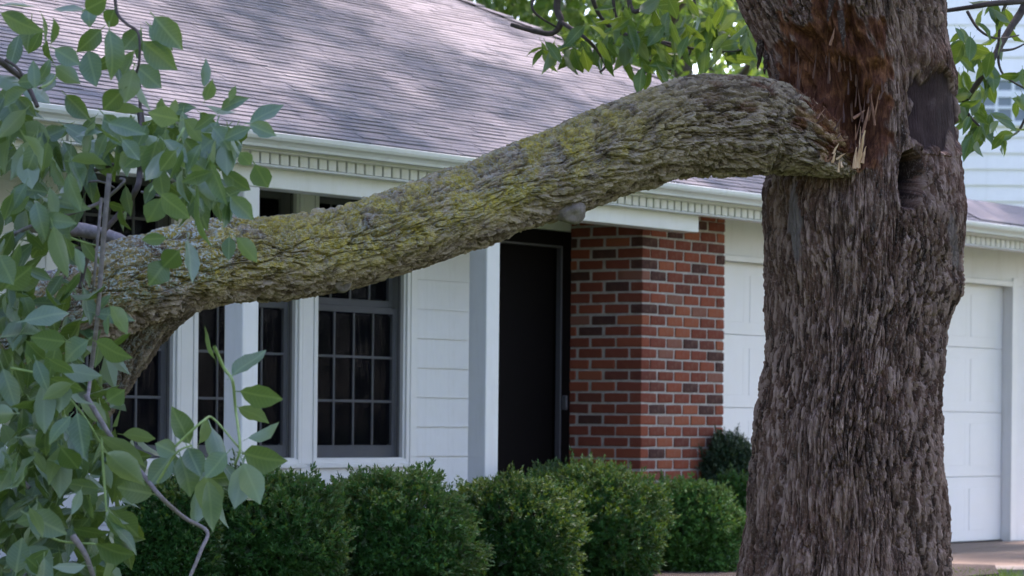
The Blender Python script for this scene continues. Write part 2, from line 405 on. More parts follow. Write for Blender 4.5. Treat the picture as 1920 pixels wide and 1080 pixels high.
for k in range(k0, 25):
    z0 = .518 + k * CH + J / 2; z1 = z0 + CH - J
    if z1 > EZ - .006: z1 = EZ - .012
    if z1 - z0 < .03: continue
    stretch = (k % 2 == 1)
    if stretch:                                             # a stretcher on the front turns the corner as a header
        u = 0.0
        while u < 1.07:
            e = u + BL - J
            if 1.08 - e < .06: e = 1.08
            brick(u, e, 0, BW, z0, z1); u += BL + .01
        v = BW + J
    else:
        brick(0, BW, 0, BL, z0, z1)
        u = BW + J
        while u < 1.06:
            e = min(u + BL - J, 1.08)
            if e - u > .03: brick(u, e, 0, BW, z0, z1)
            u += BL + .01
        v = BL + J
    while v < WV - .03:
        e = min(v + BL - J, WV - .006); brick(0, BW, v, e, z0, z1); v += BL + .01

# --- window wall, siding and interior
WX = [(-2.82, -1.895), (-3.955, -3.0), (-5.10, -4.135), ]  # openings
WZ0, WZ1 = .655, 2.335
def wall_box(u0, u1, z0, z1, v0=WV, v1=WV + .12, mat='white', name='wall'):
    return MB().box(u0, u1, v0, v1, z0, z1).build(name, M[mat], house)
wm = MB()
wm.box(-9.6, -1.02, WV, WV + .12, -.12, WZ0); wm.box(-9.6, -1.02, WV, WV + .12, WZ1, EZ + .1)
edges = [-9.6, -5.10, -4.135, -3.955, -3.0, -2.82, -1.895, -1.02]
for a, b in zip(edges[0::2], edges[1::2]): wm.box(a, b, WV, WV + .12, WZ0, WZ1)
wm.box(.02, 1.05, WV + .002, WV + .12, -.12, EZ + .1)
wm.box(-1.02, .02, WV, WV + .12, 2.235, EZ + .1)
wm.build('wall', M['white'], house)
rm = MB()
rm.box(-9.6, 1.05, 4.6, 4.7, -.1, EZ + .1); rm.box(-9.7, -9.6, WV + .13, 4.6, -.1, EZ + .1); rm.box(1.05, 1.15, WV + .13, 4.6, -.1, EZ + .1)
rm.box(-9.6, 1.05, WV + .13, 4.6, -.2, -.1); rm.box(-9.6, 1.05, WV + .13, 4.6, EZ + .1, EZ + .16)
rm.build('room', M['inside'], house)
# wide boards between and under the windows
def trimb(u0, u1, z0, z1, v0, v1, name='trim_board', mat='trim', bev=.003): return MB().box(u0, u1, v0, v1, z0, z1).build(name, M[mat], house, bev)
trimb(-3.945, -3.94 + .0, .3, .3001, WV - .03, WV - .029) if False else None
for a, b in ((-3.0 + .035, -2.82 - .035), (-4.135 + .035, -3.955 - .035)): trimb(a, b, WZ0 - .02, EZ - .004, WV - .022, WV - .002)
trimb(-1.86, -1.79, .10, EZ - .004, WV - .03, WV - .002)
for a, b in ((-2.965, -1.862), (-4.10, -2.968), (-5.25, -4.103)): trimb(a, b, .30, WZ0 - .022, WV - .02, WV - .002, 'panel_board')
trimb(-5.25, -1.862, .10, .297, WV - .024, WV - .002, 'base_board')
trimb(-5.25, -5.135, WZ0 - .02, EZ - .004, WV - .022, WV - .002)
sb = MB().prof([(WV - .024, 0), (WV - .002, 0), (WV - .002, .205), (WV - .010, .205)], -1.788, -1.03).build('siding_board', M['white'], house)
sb.location.z = .115
sb2 = MB().prof([(WV - .024, 0), (WV - .002, 0), (WV - .002, .205), (WV - .010, .205)], -9.5, -5.252).build('siding_board', M['white'], house); sb2.location.z = .115
for s_ in (sb, sb2):
    for k in range(1, 12):
        z = .115 + k * .1905
        if z > EZ - .02: break
        o = link('siding_board', s_.data, None, house, (0, 0, z))
        if z + .2 > EZ: o.scale.z = (EZ - .005 - z) / .205
trimb(-1.10, -1.022, 0, EZ - .004, WV - .034, WV - .025, 'door_casing')

def window(u0, u1, parent):
    w = MB()
    d = .045                                                # outer moulding in two steps
    def ring(x0, x1, z0, z1, t, v0, v1, mb):
        mb.box(x0, x0 + t, v0, v1, z0, z1); mb.box(x1 - t, x1, v0, v1, z0, z1)
        mb.box(x0 + t, x1 - t, v0, v1, z0, z0 + t); mb.box(x0 + t, x1 - t, v0, v1, z1 - t, z1)
    ring(u0 - .032, u1 + .032, WZ0 - .018, WZ1 + .032, .034, WV - .026, WV - .003, w)
    win = w.build('window', M['trim'], parent, .002)
    m = MB(); ring(u0 + .001, u1 - .001, WZ0 + .001, WZ1 - .001, .022, WV - .012, WV + .115, m); m.build('frame', M['trim'], win, .002)
    m = MB().box(u0 - .05, u1 + .05, WV - .05, WV - .028, WZ0 - .04, WZ0 - .012); m.build('sill', M['trim'], win, .003)
    a0, a1 = u0 + .026, u1 - .026; zm = 1.635
    for (z0, z1, v) in ((WZ0 + .026, zm, WV + .045), (zm + .002, WZ1 - .026, WV + .078)):
        m = MB(); st, br = .038, .075 if z0 < 1 else .045
        m.box(a0, a0 + st, v, v + .03, z0, z1); m.box(a1 - st, a1, v, v + .03, z0, z1)
        m.box(a0 + st, a1 - st, v, v + .03, z0, z0 + br); m.box(a0 + st, a1 - st, v, v + .03, z1 - .04, z1)
        m.build('sash', M['sash'], win, .002)
        x0, x1, y0, y1 = a0 + st, a1 - st, z0 + br, z1 - .04
        cols, rows = 4, 3
        for i in range(1, cols):
            x = x0 + (x1 - x0) * i / cols; MB().box(x - .008, x + .008, v + .004, v + .012, y0, y1).build('muntin', M['sash'], win)
        for j in range(1, rows):
            z = y0 + (y1 - y0) * j / rows; MB().box(x0, x1, v + .002, v + .0135, z - .008, z + .008).build('muntin', M['sash'], win)
        for i in range(cols):
            for j in range(rows):
                xa, xb = x0 + (x1 - x0) * i / cols + .0085, x0 + (x1 - x0) * (i + 1) / cols - .0085
                za, zb = y0 + (y1 - y0) * j / rows + .0085, y0 + (y1 - y0) * (j + 1) / rows - .0085
                MB().box(xa, xb, v + .014, v + .018, za, zb).build('pane', M['glass'], win)
    m = MB(); ring(a0, a1, WZ0 + .025, WZ1 - .025, .016, WV + .012, WV + .022, m)
    m.box(a0 + .016, a1 - .016, WV + .016, WV + .0165, WZ0 + .041, WZ1 - .041)
    m.build('insect_screen', M['screen'], win)
    # curtains hanging inside, drawn to the sides
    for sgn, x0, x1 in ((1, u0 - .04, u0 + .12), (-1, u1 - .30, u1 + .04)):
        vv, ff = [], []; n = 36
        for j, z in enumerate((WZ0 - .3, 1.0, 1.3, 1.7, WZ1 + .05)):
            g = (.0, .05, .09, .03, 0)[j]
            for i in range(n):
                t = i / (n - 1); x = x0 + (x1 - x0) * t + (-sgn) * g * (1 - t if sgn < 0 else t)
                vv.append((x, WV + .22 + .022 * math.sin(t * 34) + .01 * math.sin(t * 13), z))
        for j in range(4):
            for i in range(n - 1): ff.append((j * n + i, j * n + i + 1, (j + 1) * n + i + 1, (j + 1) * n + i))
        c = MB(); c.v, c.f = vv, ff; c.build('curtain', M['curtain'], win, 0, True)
    return win
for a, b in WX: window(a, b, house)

# --- front door in its dark recess
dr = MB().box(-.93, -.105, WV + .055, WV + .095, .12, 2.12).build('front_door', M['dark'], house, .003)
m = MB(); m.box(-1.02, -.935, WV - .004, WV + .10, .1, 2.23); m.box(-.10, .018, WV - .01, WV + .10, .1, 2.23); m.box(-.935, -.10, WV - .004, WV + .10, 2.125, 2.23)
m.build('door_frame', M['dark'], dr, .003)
m = MB(); m.box(-.118, -.103, WV - .012, WV + .03, .12, 2.13); m.box(-.93, -.118, WV - .012, WV + .03, 2.115, 2.13)
m.build('storm_door_edge', M['alu'], dr, .002)
m = MB(); m.box(-.099, -.078, WV - .05, WV - .012, 1.0, 1.10); m.build('door_handle', M['alu'], dr, .004)
MB().box(-9.5, -.002, -.45, WV - .04, -.12, .10).build('porch_floor', M['porch'], house, .01)

# --- soffit, frieze, dentils, beam, posts, gutter
GE = 6.9                                                    # right end of the eaves
MB().box(-9.6, GE, -.50, WV + .2, EZ, EZ + .02).build('soffit', M['white'], house)
MB().box(-9.6, .155, -.35, -.20, 2.212, EZ - .003).build('porch_beam', M['trim'], house, .004)
MB().box(-9.6, GE, -.360, -.353, 2.332, EZ - .003).build('frieze_board', M['white'], house)
MB().prof([(-.445, 2.322), (-.353, 2.322), (-.353, 2.334), (-.438, 2.334)], -9.6, GE).build('bed_moulding', M['trim'], house)
dm = MB().box(-.0345, .0345, -.432, -.361, 2.337, 2.400).build('dentil', M['trim'], house, .002)
dm.location.x = -9.5
u = -9.5
while u < GE - .1:
    u += .0865; link('dentil', dm.data, None, house, (u, 0, 0))
MB().prof([(-.50, EZ - .008), (-.433, EZ - .008), (-.433, EZ - .001), (-.50, EZ - .001)], -9.6, GE).build('cornice_strip', M['trim'], house)
MB().box(-9.6, GE, -.508, -.49, EZ + .001, EZ + .10).build('fascia', M['trim'], house)
gut = [(-.51, EZ + .006), (-.575, EZ + .006), (-.580, EZ + .02), (-.592, EZ + .034), (-.610, EZ + .045), (-.618, EZ + .06), (-.620, EZ + .082), (-.612, EZ + .086), (-.612, EZ + .075), (-.575, EZ + .02), (-.51, EZ + .018)]
MB().prof(gut, -9.6, GE).build('gutter', M['gutter'], house)
for k, ur in enumerate((-2.172, -4.507, -6.842, -9.177)):
    MB().box(ur - .14, ur, -.351 + .006, -.211, .10, 2.211).build('post', M['trim'], house, .005)

# --- roof
EV, EZR, PIT = -.575, EZ + .098, .50
UC, RV = 5.0, 5.0                                            # foot of the hip, plane of the ridge
zr = EZR + PIT * (RV - EV)
rf = MB()
hipu = lambda v: UC - (v - EV)
bk = 2 * RV - EV
rf.poly([(-9.8, EV, EZR), (UC, EV, EZR), (hipu(RV), RV, zr), (-9.8, RV, zr)])
rf.poly([(UC, EV, EZR), (UC, bk, EZR), (hipu(RV), RV, zr)])
rf.poly([(UC, bk, EZR), (-9.8, bk, EZR), (-9.8, RV, zr), (hipu(RV), RV, zr)])
rf.poly([(-9.8, EV, EZR), (-9.8, RV, zr), (-9.8, bk, EZR)])
rf.poly([(-9.8, EV, EZR - .02), (-9.8, bk, EZR - .02), (UC, bk, EZR - .02), (UC, EV, EZR - .02)])
roof = rf.build('roof', M['shingle'], house)
nrm = Vector((0, -PIT, 1)).normalized(); sl = Vector((0, 1, PIT)).normalized()
EXPO = .066; ncr = int((RV - EV) * math.sqrt(1 + PIT * PIT) / EXPO)
def course(s0, uL, uR_lo, uR_hi):
    V, Fc = [], []
    u = uL - R.uniform(0, .3)
    lift = R.uniform(-.001, .001)
    while u < uR_lo:
        e = u + .305 + R.uniform(-.004, .004); last = e >= uR_lo
        xa, xb = max(u + .003, uL), (uR_lo if last else e - .003)
        th = .009 + R.uniform(-.002, .003) + lift; js = R.uniform(-.006, .004)
        base = Vector((0, EV, EZR)); b = len(V)
        xb2 = min(xb, uR_hi) if last else min(xb, uR_hi)
        if xb - xa > .02 and xb2 > xa:
            for x, x2 in ((xa, xa), (xb, xb2)):
                p0 = base + sl * (s0 + js); p1 = base + sl * (s0 + EXPO + .012)
                V += [Vector((x, p0.y, p0.z)) + nrm * .001, Vector((x, p0.y, p0.z)) + nrm * th, Vector((x2, p1.y, p1.z)) + nrm * .003]
            Fc += [(b, b + 3, b + 4, b + 1), (b + 1, b + 4, b + 5, b + 2), (b, b + 1, b + 2), (b + 3, b + 5, b + 4)]
        u = e
    m = MB(); m.v = [tuple(v) for v in V]; m.f = Fc
    return m.build('shingle_course', M['shingle'], roof)
for k in range(ncr):
    s0 = k * EXPO - .015; v0 = EV + (s0) / math.sqrt(1 + PIT * PIT); v1 = EV + (s0 + EXPO) / math.sqrt(1 + PIT * PIT)
    course(s0, -9.8, hipu(v0), hipu(v1))
# hip cap shingles
for k in range(7, 34):
    t0 = k * .16; a = Vector((UC - t0, EV + t0, EZR + PIT * t0)); t1 = t0 + .2; b = Vector((UC - t1, EV + t1, EZR + PIT * t1))
    m = MB(); w = .13
    l0, r0 = a + Vector((-w, 0, 0)), a + Vector((0, w, 0)); l1, r1 = b + Vector((-w, 0, 0)), b + Vector((0, w, 0))
    up0, up1 = Vector((0, 0, .028)), Vector((0, 0, .014))
    m.poly([l0 + up0, a + up0 * 1.15, b + up1, l1 + up1]); m.poly([a + up0 * 1.15, r0 + up0, r1 + up1, b + up1])
    m.poly([l0, a, a + up0 * 1.15, l0 + up0]); m.poly([a, r0, r0 + up0, a + up0 * 1.15])
    m.build('hip_shingle', M['shingle'], roof)
# low roof over the far end of the garage
g = MB(); g.prof([(EV - .01, EZR + .012), (-.17, EZR + .217), (8, EZR + .222), (8, EZR - .05), (EV - .01, EZR - .03)], 3.9, GE)
g.build('garage_roof', M['shingle'], house)

# --- garage front
GV = .12
gm = MB(); gm.box(1.081, GE - .1, GV, GV + .2, 2.095, EZ); gm.box(5.90, GE - .1, GV, GV + .2, -.1, 2.094); gm.box(1.081, 1.10, GV, GV + .2, -.1, 2.094)
gm.box(GE - .1, GE, GV, 8, -.1, EZ); gm.box(1.2, GE, 8, 8.1, -.1, EZ); gm.box(1.16, 1.2, .75, 8.1, -.1, EZ)
gm.build('garage_wall', M['white'], house)
gd = MB().box(1.1, 5.90, GV + .115, GV + .15, -.03, 2.10).build('garage_door', M['garage'], house)
for r in range(4):
    z0 = -.025 + r * .530; z1 = z0 + .5275
    MB().box(1.104, 5.896, GV + .085, GV + .1145, z0, z1).build('door_section', M['garage'], gd, .004)
    for c in range(8):
        x0 = 1.18 + c * .59; x1 = x0 + .50
        mm = MB()
        for q0, q1, v in ((0, .028, .074), ):
            mm.box(x0, x1, GV + .0825, GV + .0847, z0 + .09, z0 + .435)
        mm.build('door_panel', M['garage'], gd, .002)
MB().box(1.1, 5.90, GV + .07, GV + .12, -.045, -.028).build('door_seal', M['dark'], gd)
MB().box(5.885, 5.99, GV - .012, GV - .002, -.03, 2.16).build('garage_casing', M['trim'], house, .004)
MB().box(1.085, 5.884, GV - .012, GV - .002, 2.085, 2.13).build('garage_casing', M['trim'], house, .004)

# ================================================================== neighbour's house, far behind on the right
NY = 47.0
nb = empty('neighbour_house', (9.5, NY, 0), math.radians(-2))
tag(nb, 'white clapboard house with a gridded window beyond the garage roof', 'house')
MB().box(-4.2, 10, .03, 9, -.1, 8.6).build('wall', M['siding_far'], nb)
bd = MB().prof([(-.012, 0), (.028, 0), (.028, .236), (.010, .236)], -4.2, 10).build('siding_board', M['siding_far'], nb)
for k in range(1, 36): link('siding_board', bd.data, None, nb, (0, 0, k * .236))
g = MB(); g.poly([(-4.8, -.6, 8.5), (10.6, -.6, 8.5), (10.6, 4.5, 11), (-4.8, 4.5, 11)]); g.poly([(-4.8, 9.6, 8.5), (-4.8, 4.5, 11), (10.6, 4.5, 11), (10.6, 9.6, 8.5)])
g.poly([(-4.8, -.6, 8.45), (-4.8, 9.6, 8.45), (10.6, 9.6, 8.45), (10.6, -.6, 8.45)]); g.build('roof', M['shingle'], nb)
def far_window(x0, x1, z0, z1):
    m = MB(); t = .07
    m.box(x0 - t, x0, -.05, .02, z0 - t, z1 + t); m.box(x1, x1 + t, -.05, .02, z0 - t, z1 + t); m.box(x0, x1, -.05, .02, z0 - t, z0); m.box(x0, x1, -.05, .02, z1, z1 + t)
    w = m.build('window', M['trim'], nb, .004)
    MB().box(x0, x1, -.02, -.015, z0, z1).build('pane', M['far_glass'], w)
    for i in range(1, 3):
        x = x0 + (x1 - x0) * i / 3; MB().box(x - .022, x + .022, -.032, -.021, z0, z1).build('muntin', M['trim'], w)
    for j in range(1, 3):
        z = z0 + (z1 - z0) * j / 3; MB().box(x0, x1, -.034, -.0205, z - (.05 if j == 2 else .02), z + (.05 if j == 2 else .02)).build('muntin', M['trim'], w)
m_, nt_, b_ = new_mat('far_window_glass'); b_.inputs['Base Color'].default_value = (.22, .25, .27, 1); b_.inputs['Roughness'].default_value = .08; M['far_glass'] = m_
def nbx(px, py):
    p = at(px, py, NY); return (p.x - 9.5, p.z)
x0, z0 = nbx(1838, 226); x1, z1 = nbx(1932, 150)
far_window(x0, x1, z0, z1)

# ================================================================== leaves
def leaf_mesh(k, fold, curl, wid=.5):
    rr = random.Random(k); n = 8; v, f = [], []
    for i in range(n + 1):
        t = i / n
        w = wid * .5 * (.0, .50, .82, .98, 1.0, .90, .68, .34, .004)[i] if 0 < i < n else .004
        zc = curl * (t * t) * -.5 + .02 * math.sin(t * 7 + k)
        e = fold * w * 2
        ser = (1 + .07 * rr.uniform(-1, 1))
        v += [(t, -w * ser, zc + e + .03 * rr.uniform(-1, 1) * w * 4), (t, 0, zc), (t, w * ser, zc + e + .03 * rr.uniform(-1, 1) * w * 4)]
    for i in range(n):
        b = i * 3; f += [(b, b + 3, b + 4, b + 1), (b + 1, b + 4, b + 5, b + 2)]
    b = len(v); v += [(-.16, -.012, .03), (-.16, .012, .03), (0.02, .012, 0), (.02, -.012, 0)]; f.append((b, b + 3, b + 2, b + 1))
    return v, f
LV = [leaf_mesh(k, fo, cu) for k, (fo, cu) in enumerate(((.10, .15), (.22, .3), (.35, .1), (.05, .45), (.28, .5), (.15, -.15)))]
def leaf_data(mat):
    out = []
    for v, f in LV:
        me = bpy.data.meshes.new('leaf'); me.from_pydata(v, [], f)
        for p in me.polygons: p.use_smooth = True
        for an, ai in (('lx', 0), ('ly', 1)):
            at_ = me.attributes.new(an, 'FLOAT', 'POINT'); at_.data.foreach_set('value', [max(q[ai], .002) if ai == 0 else q[ai] for q in v])
        me.materials.append(mat); out.append(me)
    return out
def leaf_obj(datas, parent, base, tip, wid, roll, flip=1, k=None):
    d = tip - base; L = d.length; x = d.normalized()
    view = Vector((0, -1, 0)); zz = (view - x * view.dot(x)).normalized(); yy = zz.cross(x)
    z2 = (zz * math.cos(roll) + yy * math.sin(roll)) * flip; y2 = z2.cross(x)
    mtx = Matrix((x, y2, z2)).transposed().to_4x4()
    o = link('leaf', datas[R.randrange(len(datas)) if k is None else k], None, parent)
    o.matrix_basis = Matrix.Translation(base) @ mtx @ Matrix.Diagonal((L, wid * 2, L, 1))
    return o
def leaf_px(datas, parent, bx, by, tx, ty, w, d, pale=False):
    L = math.hypot(tx - bx, ty - by) * d / F
    base = at(bx, by, d); tip = at(tx, ty, d + R.uniform(-.35, .35) * L)
    W = w * d / F
    true_w = max(W, L * .36 * R.uniform(.95, 1.15))
    a = math.acos(min(1, W / true_w)) + R.uniform(-.25, .25)
    a = abs(a) * R.choice((-1, 1))
    leaf_obj(datas, parent, base, tip, true_w, a, -1 if R.random() < (.5 if pale else .12) else 1)
def leaf_bulk(name, mat, parent, leaves):
    """many shaped leaves in one mesh: (base, tip, width, roll) each"""
    V, Fq, ax, ay = [], [], [], []
    for base, tip, wid, roll in leaves:
        d = tip - base; L = d.length; x = d.normalized(); view = Vector((0, -1, 0))
        z1 = (view - x * view.dot(x)).normalized(); yy = z1.cross(x); z2 = z1 * math.cos(roll) + yy * math.sin(roll); y2 = z2.cross(x)
        v, f = LV[R.randrange(len(LV))]; b = len(V)
        for q in v:
            V.append(tuple(base + x * (q[0] * L) + y2 * (q[1] * wid * 2) + z2 * (q[2] * L))); ax.append(max(q[0], .002)); ay.append(q[1])
        Fq += [tuple(b + i for i in g_) for g_ in f]
    o = link(name, mesh_np(name, np.array(V), np.array(Fq), True, {'lx': ax, 'ly': ay}), mat, parent); tag(o, kind='stuff'); return o
def leaf_mass(name, mat, parent, pts, sizes, droop=.5, seed=1, up=False):
    """many leaves joined: one folded four-sided leaf each"""
    rs = np.random.RandomState(seed); n = len(pts)
    d = rs.normal(size=(n, 3)); d[:, 2] -= droop * 2; d /= np.linalg.norm(d, axis=1)[:, None]
    a = rs.normal(size=(n, 3)); a[:, 2] += .8 if up else 0; s = np.cross(d, a); s /= np.linalg.norm(s, axis=1)[:, None] + 1e-9
    nn = np.cross(s, d)
    L = sizes[:, None]
    p0 = pts; p1 = pts + d * L * .45 + s * L * .25 + nn * L * .06; p2 = pts + d * L; p3 = pts + d * L * .45 - s * L * .25 + nn * L * .06
    V = np.stack([p0, p1, p2, p3], 1).reshape(-1, 3); Q = np.arange(n * 4).reshape(-1, 4)
    o = link(name, mesh_np(name, V, Q, False), mat, parent); tag(o, kind='stuff'); return o

# ================================================================== standing tree
TD = 15.0
tree = empty('ash_tree', (at(1595, 800, TD).x, TD, ground_z(0, TD) - .05))
tag(tree, 'thick-trunked tree with deeply furrowed bark, a rotten wound and a dark knot hole', 'tree')
T0 = tree.location.copy()
prof = [(-420, 1250, 1770), (-250, 1292, 1772), (-120, 1340, 1775), (0, 1379, 1777), (50, 1402, 1779), (100, 1426, 1782), (150, 1441, 1785), (200, 1446, 1787), (300, 1440, 1790), (345, 1428, 1793),
        (400, 1425, 1797), (470, 1430, 1795), (540, 1441, 1785), (600, 1442, 1775), (660, 1440, 1768), (700, 1434, 1765), (800, 1416, 1763), (900, 1403, 1768), (1000, 1398, 1775), (1080, 1389, 1782), (1200, 1368, 1800), (1300, 1320, 1845), (1360, 1270, 1900)]
py_ = np.array([p[0] for p in prof], float)
def smooth_interp(x, xp, fp):
    y = np.interp(x, xp, fp)
    k = np.hanning(25); k /= k.sum(); return np.convolve(np.pad(y, 12, 'edge'), k, 'same')[12:-12]
NRW = 940
rows = np.linspace(-420, 1360, NRW)
Lx = smooth_interp(rows, py_, [p[1] for p in prof]); Rx = smooth_interp(rows, py_, [p[2] for p in prof])
wl = [at(a, b, TD) for a, b in zip(Lx, rows)]; wr = [at(a, b, TD) for a, b in zip(Rx, rows)]
cx = np.array([(a.x + b.x) / 2 for a, b in zip(wl, wr)]); rad = np.array([(b.x - a.x) / 2 for a, b in zip(wl, wr)]) - .012
zz_ = np.array([(a.z + b.z) / 2 for a, b in zip(wl, wr)])
fr = np.linspace(-1.85, 1.85, 500); bk_ = np.linspace(1.85, 2 * math.pi - 1.85, 72)[1:-1]
th = np.concatenate([fr, bk_]); NTH = len(th)
TH, RAD = np.meshgrid(th, rad); ZZ = np.repeat(zz_[:, None], NTH, 1); CX = np.repeat(cx[:, None], NTH, 1)
ROW = np.repeat(rows[:, None], NTH, 1)
SX, CYY = np.sin(TH), np.cos(TH)
PXX = 960 + (CX + RAD * SX - 0) / TD * F + 0.0                # picture column of each surface point, used to place the scars
PXX = PXX - (ROW - PY) * sR * 1.0
front = CYY > -.15
nX, nY = SX * RAD, CYY * RAD
br, flk = bark(nX, nY, ZZ, .0205, .19, 3)
br2, flk2 = bark(nX, nY, ZZ, .034, .34, 9)
mk = sst(-.12, .22, pn(nX * 2.2, nY * 2.2, ZZ * 1.3, 91) + .35 * sst(.9, 2.0, ZZ) - .12)
br = br * (1 - .75 * mk) + br2 * .75 * mk + .0; flk = flk * (1 - .5 * mk) + flk2 * .5 * mk
flute = pn(nX * 4.2, nY * 4.2, ZZ * 1.1, 50) * .035 + pn(nX * 9, nY * 9, ZZ * 3.0, 51) * .016
def ell(x0, y0, rx, ry, ang=0, p=2, nz=.0):
    dx, dy = PXX - x0, ROW - y0; ca, sa = math.cos(ang), math.sin(ang)
    X, Y = (dx * ca + dy * sa) / rx, (-dx * sa + dy * ca) / ry
    d = (np.abs(X) ** p + np.abs(Y) ** p) ** (1 / p)
    if nz: d = d + nz * (pn(nX * 14, nY * 14, ZZ * 9, 61) + .6 * pn(nX * 34, nY * 34, ZZ * 14, 62))
    return np.where(front, d, 9.)
# big rotten wound above the torn limb
d1 = np.minimum(ell(1548, 165, 108, 142, -.12, 2.4, .42), ell(1590, 245, 62, 95, -.25, 2, .35))
rot = 1 - sst(.86, 1.02, d1)
hole1 = (1 - sst(.15, 1.0, d1)) * .10 + (1 - sst(0, 1, ell(1585, 235, 60, 100, -.12))) * .26 + (1 - sst(0, 1, ell(1510, 150, 60, 110, 0))) * .03
fibre = (pn(nX * 60, nY * 60, ZZ * 5, 70) * .014 + pn(nX * 130, nY * 130, ZZ * 12, 71) * .007 + np.abs(pn(nX * 28, nY * 28, ZZ * 6, 72)) * .03) 
# smooth old wound on the right, its rolled callus edge, and the knot hole
d2 = ell(1738, 222, 52, 72, .05, 3, .30); smw = 1 - sst(.85, 1.0, d2)
roll_ = np.exp(-((d2 - 1.14) / .13) ** 2) * (ROW < 300)
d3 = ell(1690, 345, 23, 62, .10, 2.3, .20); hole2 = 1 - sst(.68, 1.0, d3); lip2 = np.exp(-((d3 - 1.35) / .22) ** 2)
d3b = ell(1688, 365, 17, 34, .05)
bul = np.exp(-ell(1752, 400, 52, 95, 0) ** 2) * .045 + np.exp(-ell(1700, 560, 60, 30, 0) ** 2) * .012 + np.exp(-ell(1768, 540, 30, 30) ** 2) * .03
d4 = ell(1480, 425, 15, 75, -.14, 2.2, .25); grey = (1 - sst(.75, 1.05, d4)) * .85
d4b = ell(1762, 455, 10, 62, -.22, 2, .25); grey = np.maximum(grey, (1 - sst(.7, 1.05, d4b)) * .6)
hol3 = np.exp(-ell(1447, 400, 20, 60, 0) ** 2) * .05 + np.exp(-ell(1530, 345, 80, 30, 0) ** 2) * .05
cal = np.exp(-ell(1728, 118, 45, 28, .1) ** 2) * .03
amp = .056 * (1 - .92 * np.clip(rot + smw, 0, 1)) * (1 - .8 * np.clip(hole2 * 1.5, 0, 1)) * (1 - .7 * grey)
disp = (br - .55) * amp * (1 + .5 * pn(nX * 3, nY * 3, ZZ * 2, 80)) + flute
disp += -hole1 * np.clip(rot * 1.5, 0, 1) + fibre * rot - .016 * smw + .010 * roll_ + .006 * lip2 - .34 * hole2 - .06 * (1 - sst(.5, 1, d3b)) + bul - hol3 + cal
Rf = RAD + disp
vx = CX + Rf * SX; vy = TD - Rf * CYY * .96
V = np.stack([vx - T0.x, vy - T0.y, ZZ - T0.z], -1).reshape(-1, 3)
i_, j_ = np.meshgrid(np.arange(NRW - 1), np.arange(NTH), indexing='ij'); j2 = (j_ + 1) % NTH
Q = np.stack([i_ * NTH + j_, (i_ + 1) * NTH + j_, (i_ + 1) * NTH + j2, i_ * NTH + j2], -1).reshape(-1, 4)
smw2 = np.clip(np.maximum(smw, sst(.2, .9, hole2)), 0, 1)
callus = np.clip(cal / .03, 0, 1) * .55
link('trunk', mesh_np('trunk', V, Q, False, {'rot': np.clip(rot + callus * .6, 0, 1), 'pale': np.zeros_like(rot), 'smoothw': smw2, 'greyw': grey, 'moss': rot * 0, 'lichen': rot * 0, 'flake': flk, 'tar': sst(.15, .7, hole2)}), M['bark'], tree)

def tpt(p): return p - T0
def lpx(px, py, d): return at(px, py, d) - T0
# upper stems and boughs above the picture
zt = at(1500, -420, TD)
tube_obj('bough', M['bark'], tree, [lpx(1400, -330, TD), lpx(1240, -700, TD + .2), lpx(1000, -1300, TD + .5), lpx(800, -2100, TD + .8)], [.34, .27, .2, .1], 20, .08)
tube_obj('bough', M['bark'], tree, [lpx(1610, -330, TD), lpx(1690, -800, TD), lpx(1850, -1500, TD - .4), lpx(1900, -2400, TD - .6)], [.40, .30, .2, .1], 20, .08)
tube_obj('bough', M['bark'], tree, [lpx(1560, -360, TD), lpx(1540, -900, TD + .9), lpx(1450, -1500, TD + 2), lpx(1350, -2100, TD + 3)], [.3, .22, .16, .08], 16, .08)
for e in ((-3.5, 20.5, 7.6), (.5, 22.5, 7.8), (4.5, 21.5, 7.6), (-1.5, 18.0, 7.2), (2.5, 24.5, 8.2)):
    tube_obj('bough', M['branch'], tree, [lpx(1560, -600, TD + .3), (lpx(1550, -1000, TD + 1) + tpt(Vector(e))) * .5 + Vector((0, 0, .5)), tpt(Vector(e))], [.16, .11, .04], 10, .08)
# crown above the picture: leaves round the bough ends, then an added grid
cp = []
for (px, py, d, r, n) in ((800, -1900, 15.6, 1.9, 1500), (1150, -1500, 15.5, 1.7, 1300), (1900, -2100, 14.5, 2.1, 1800), (1350, -2000, 18, 2.0, 1700), (1650, -2300, 15, 2.2, 1700), (2350, -1600, 15.5, 1.8, 1300), (450, -1700, 14.5, 1.7, 1200), (1500, -1500, 13.2, 1.6, 1300), (900, -2000, 13.0, 1.7, 1200)):
    c = np.array(tpt(at(px, py, d))); q_ = NR.normal(size=(n, 3)); q_ /= np.linalg.norm(q_, axis=1)[:, None]
    q_ *= (NR.uniform(.25, 1, n) ** .5)[:, None] * r; q_[:, 2] *= .6
    q_ += NR.normal(size=(n, 3)) * .15
    cp.append(c + q_)
RC = random.Random(5)
for gi in range(108):  # unseen leaf clusters added on a grid to shade roof and yard
    c = np.array((-7.5 + 1.62 * (gi % 12) + RC.uniform(-.5, .5), 16.8 + 1.75 * (gi // 12) + RC.uniform(-.5, .5), RC.uniform(6.8, 9.6))) - np.array(T0); n = 640; r = RC.uniform(1.1, 1.5)
    q_ = NR.normal(size=(n, 3)); q_ /= np.linalg.norm(q_, axis=1)[:, None]; q_ *= (NR.uniform(.2, 1, n) ** .5)[:, None] * r; q_[:, 2] *= .55
    cp.append(c + q_ + NR.normal(size=(n, 3)) * .15)
cp = np.concatenate(cp)
leaf_mass('crown', M['leaf_over'], tree, cp, NR.uniform(.13, .22, len(cp)), .4, 5, True)
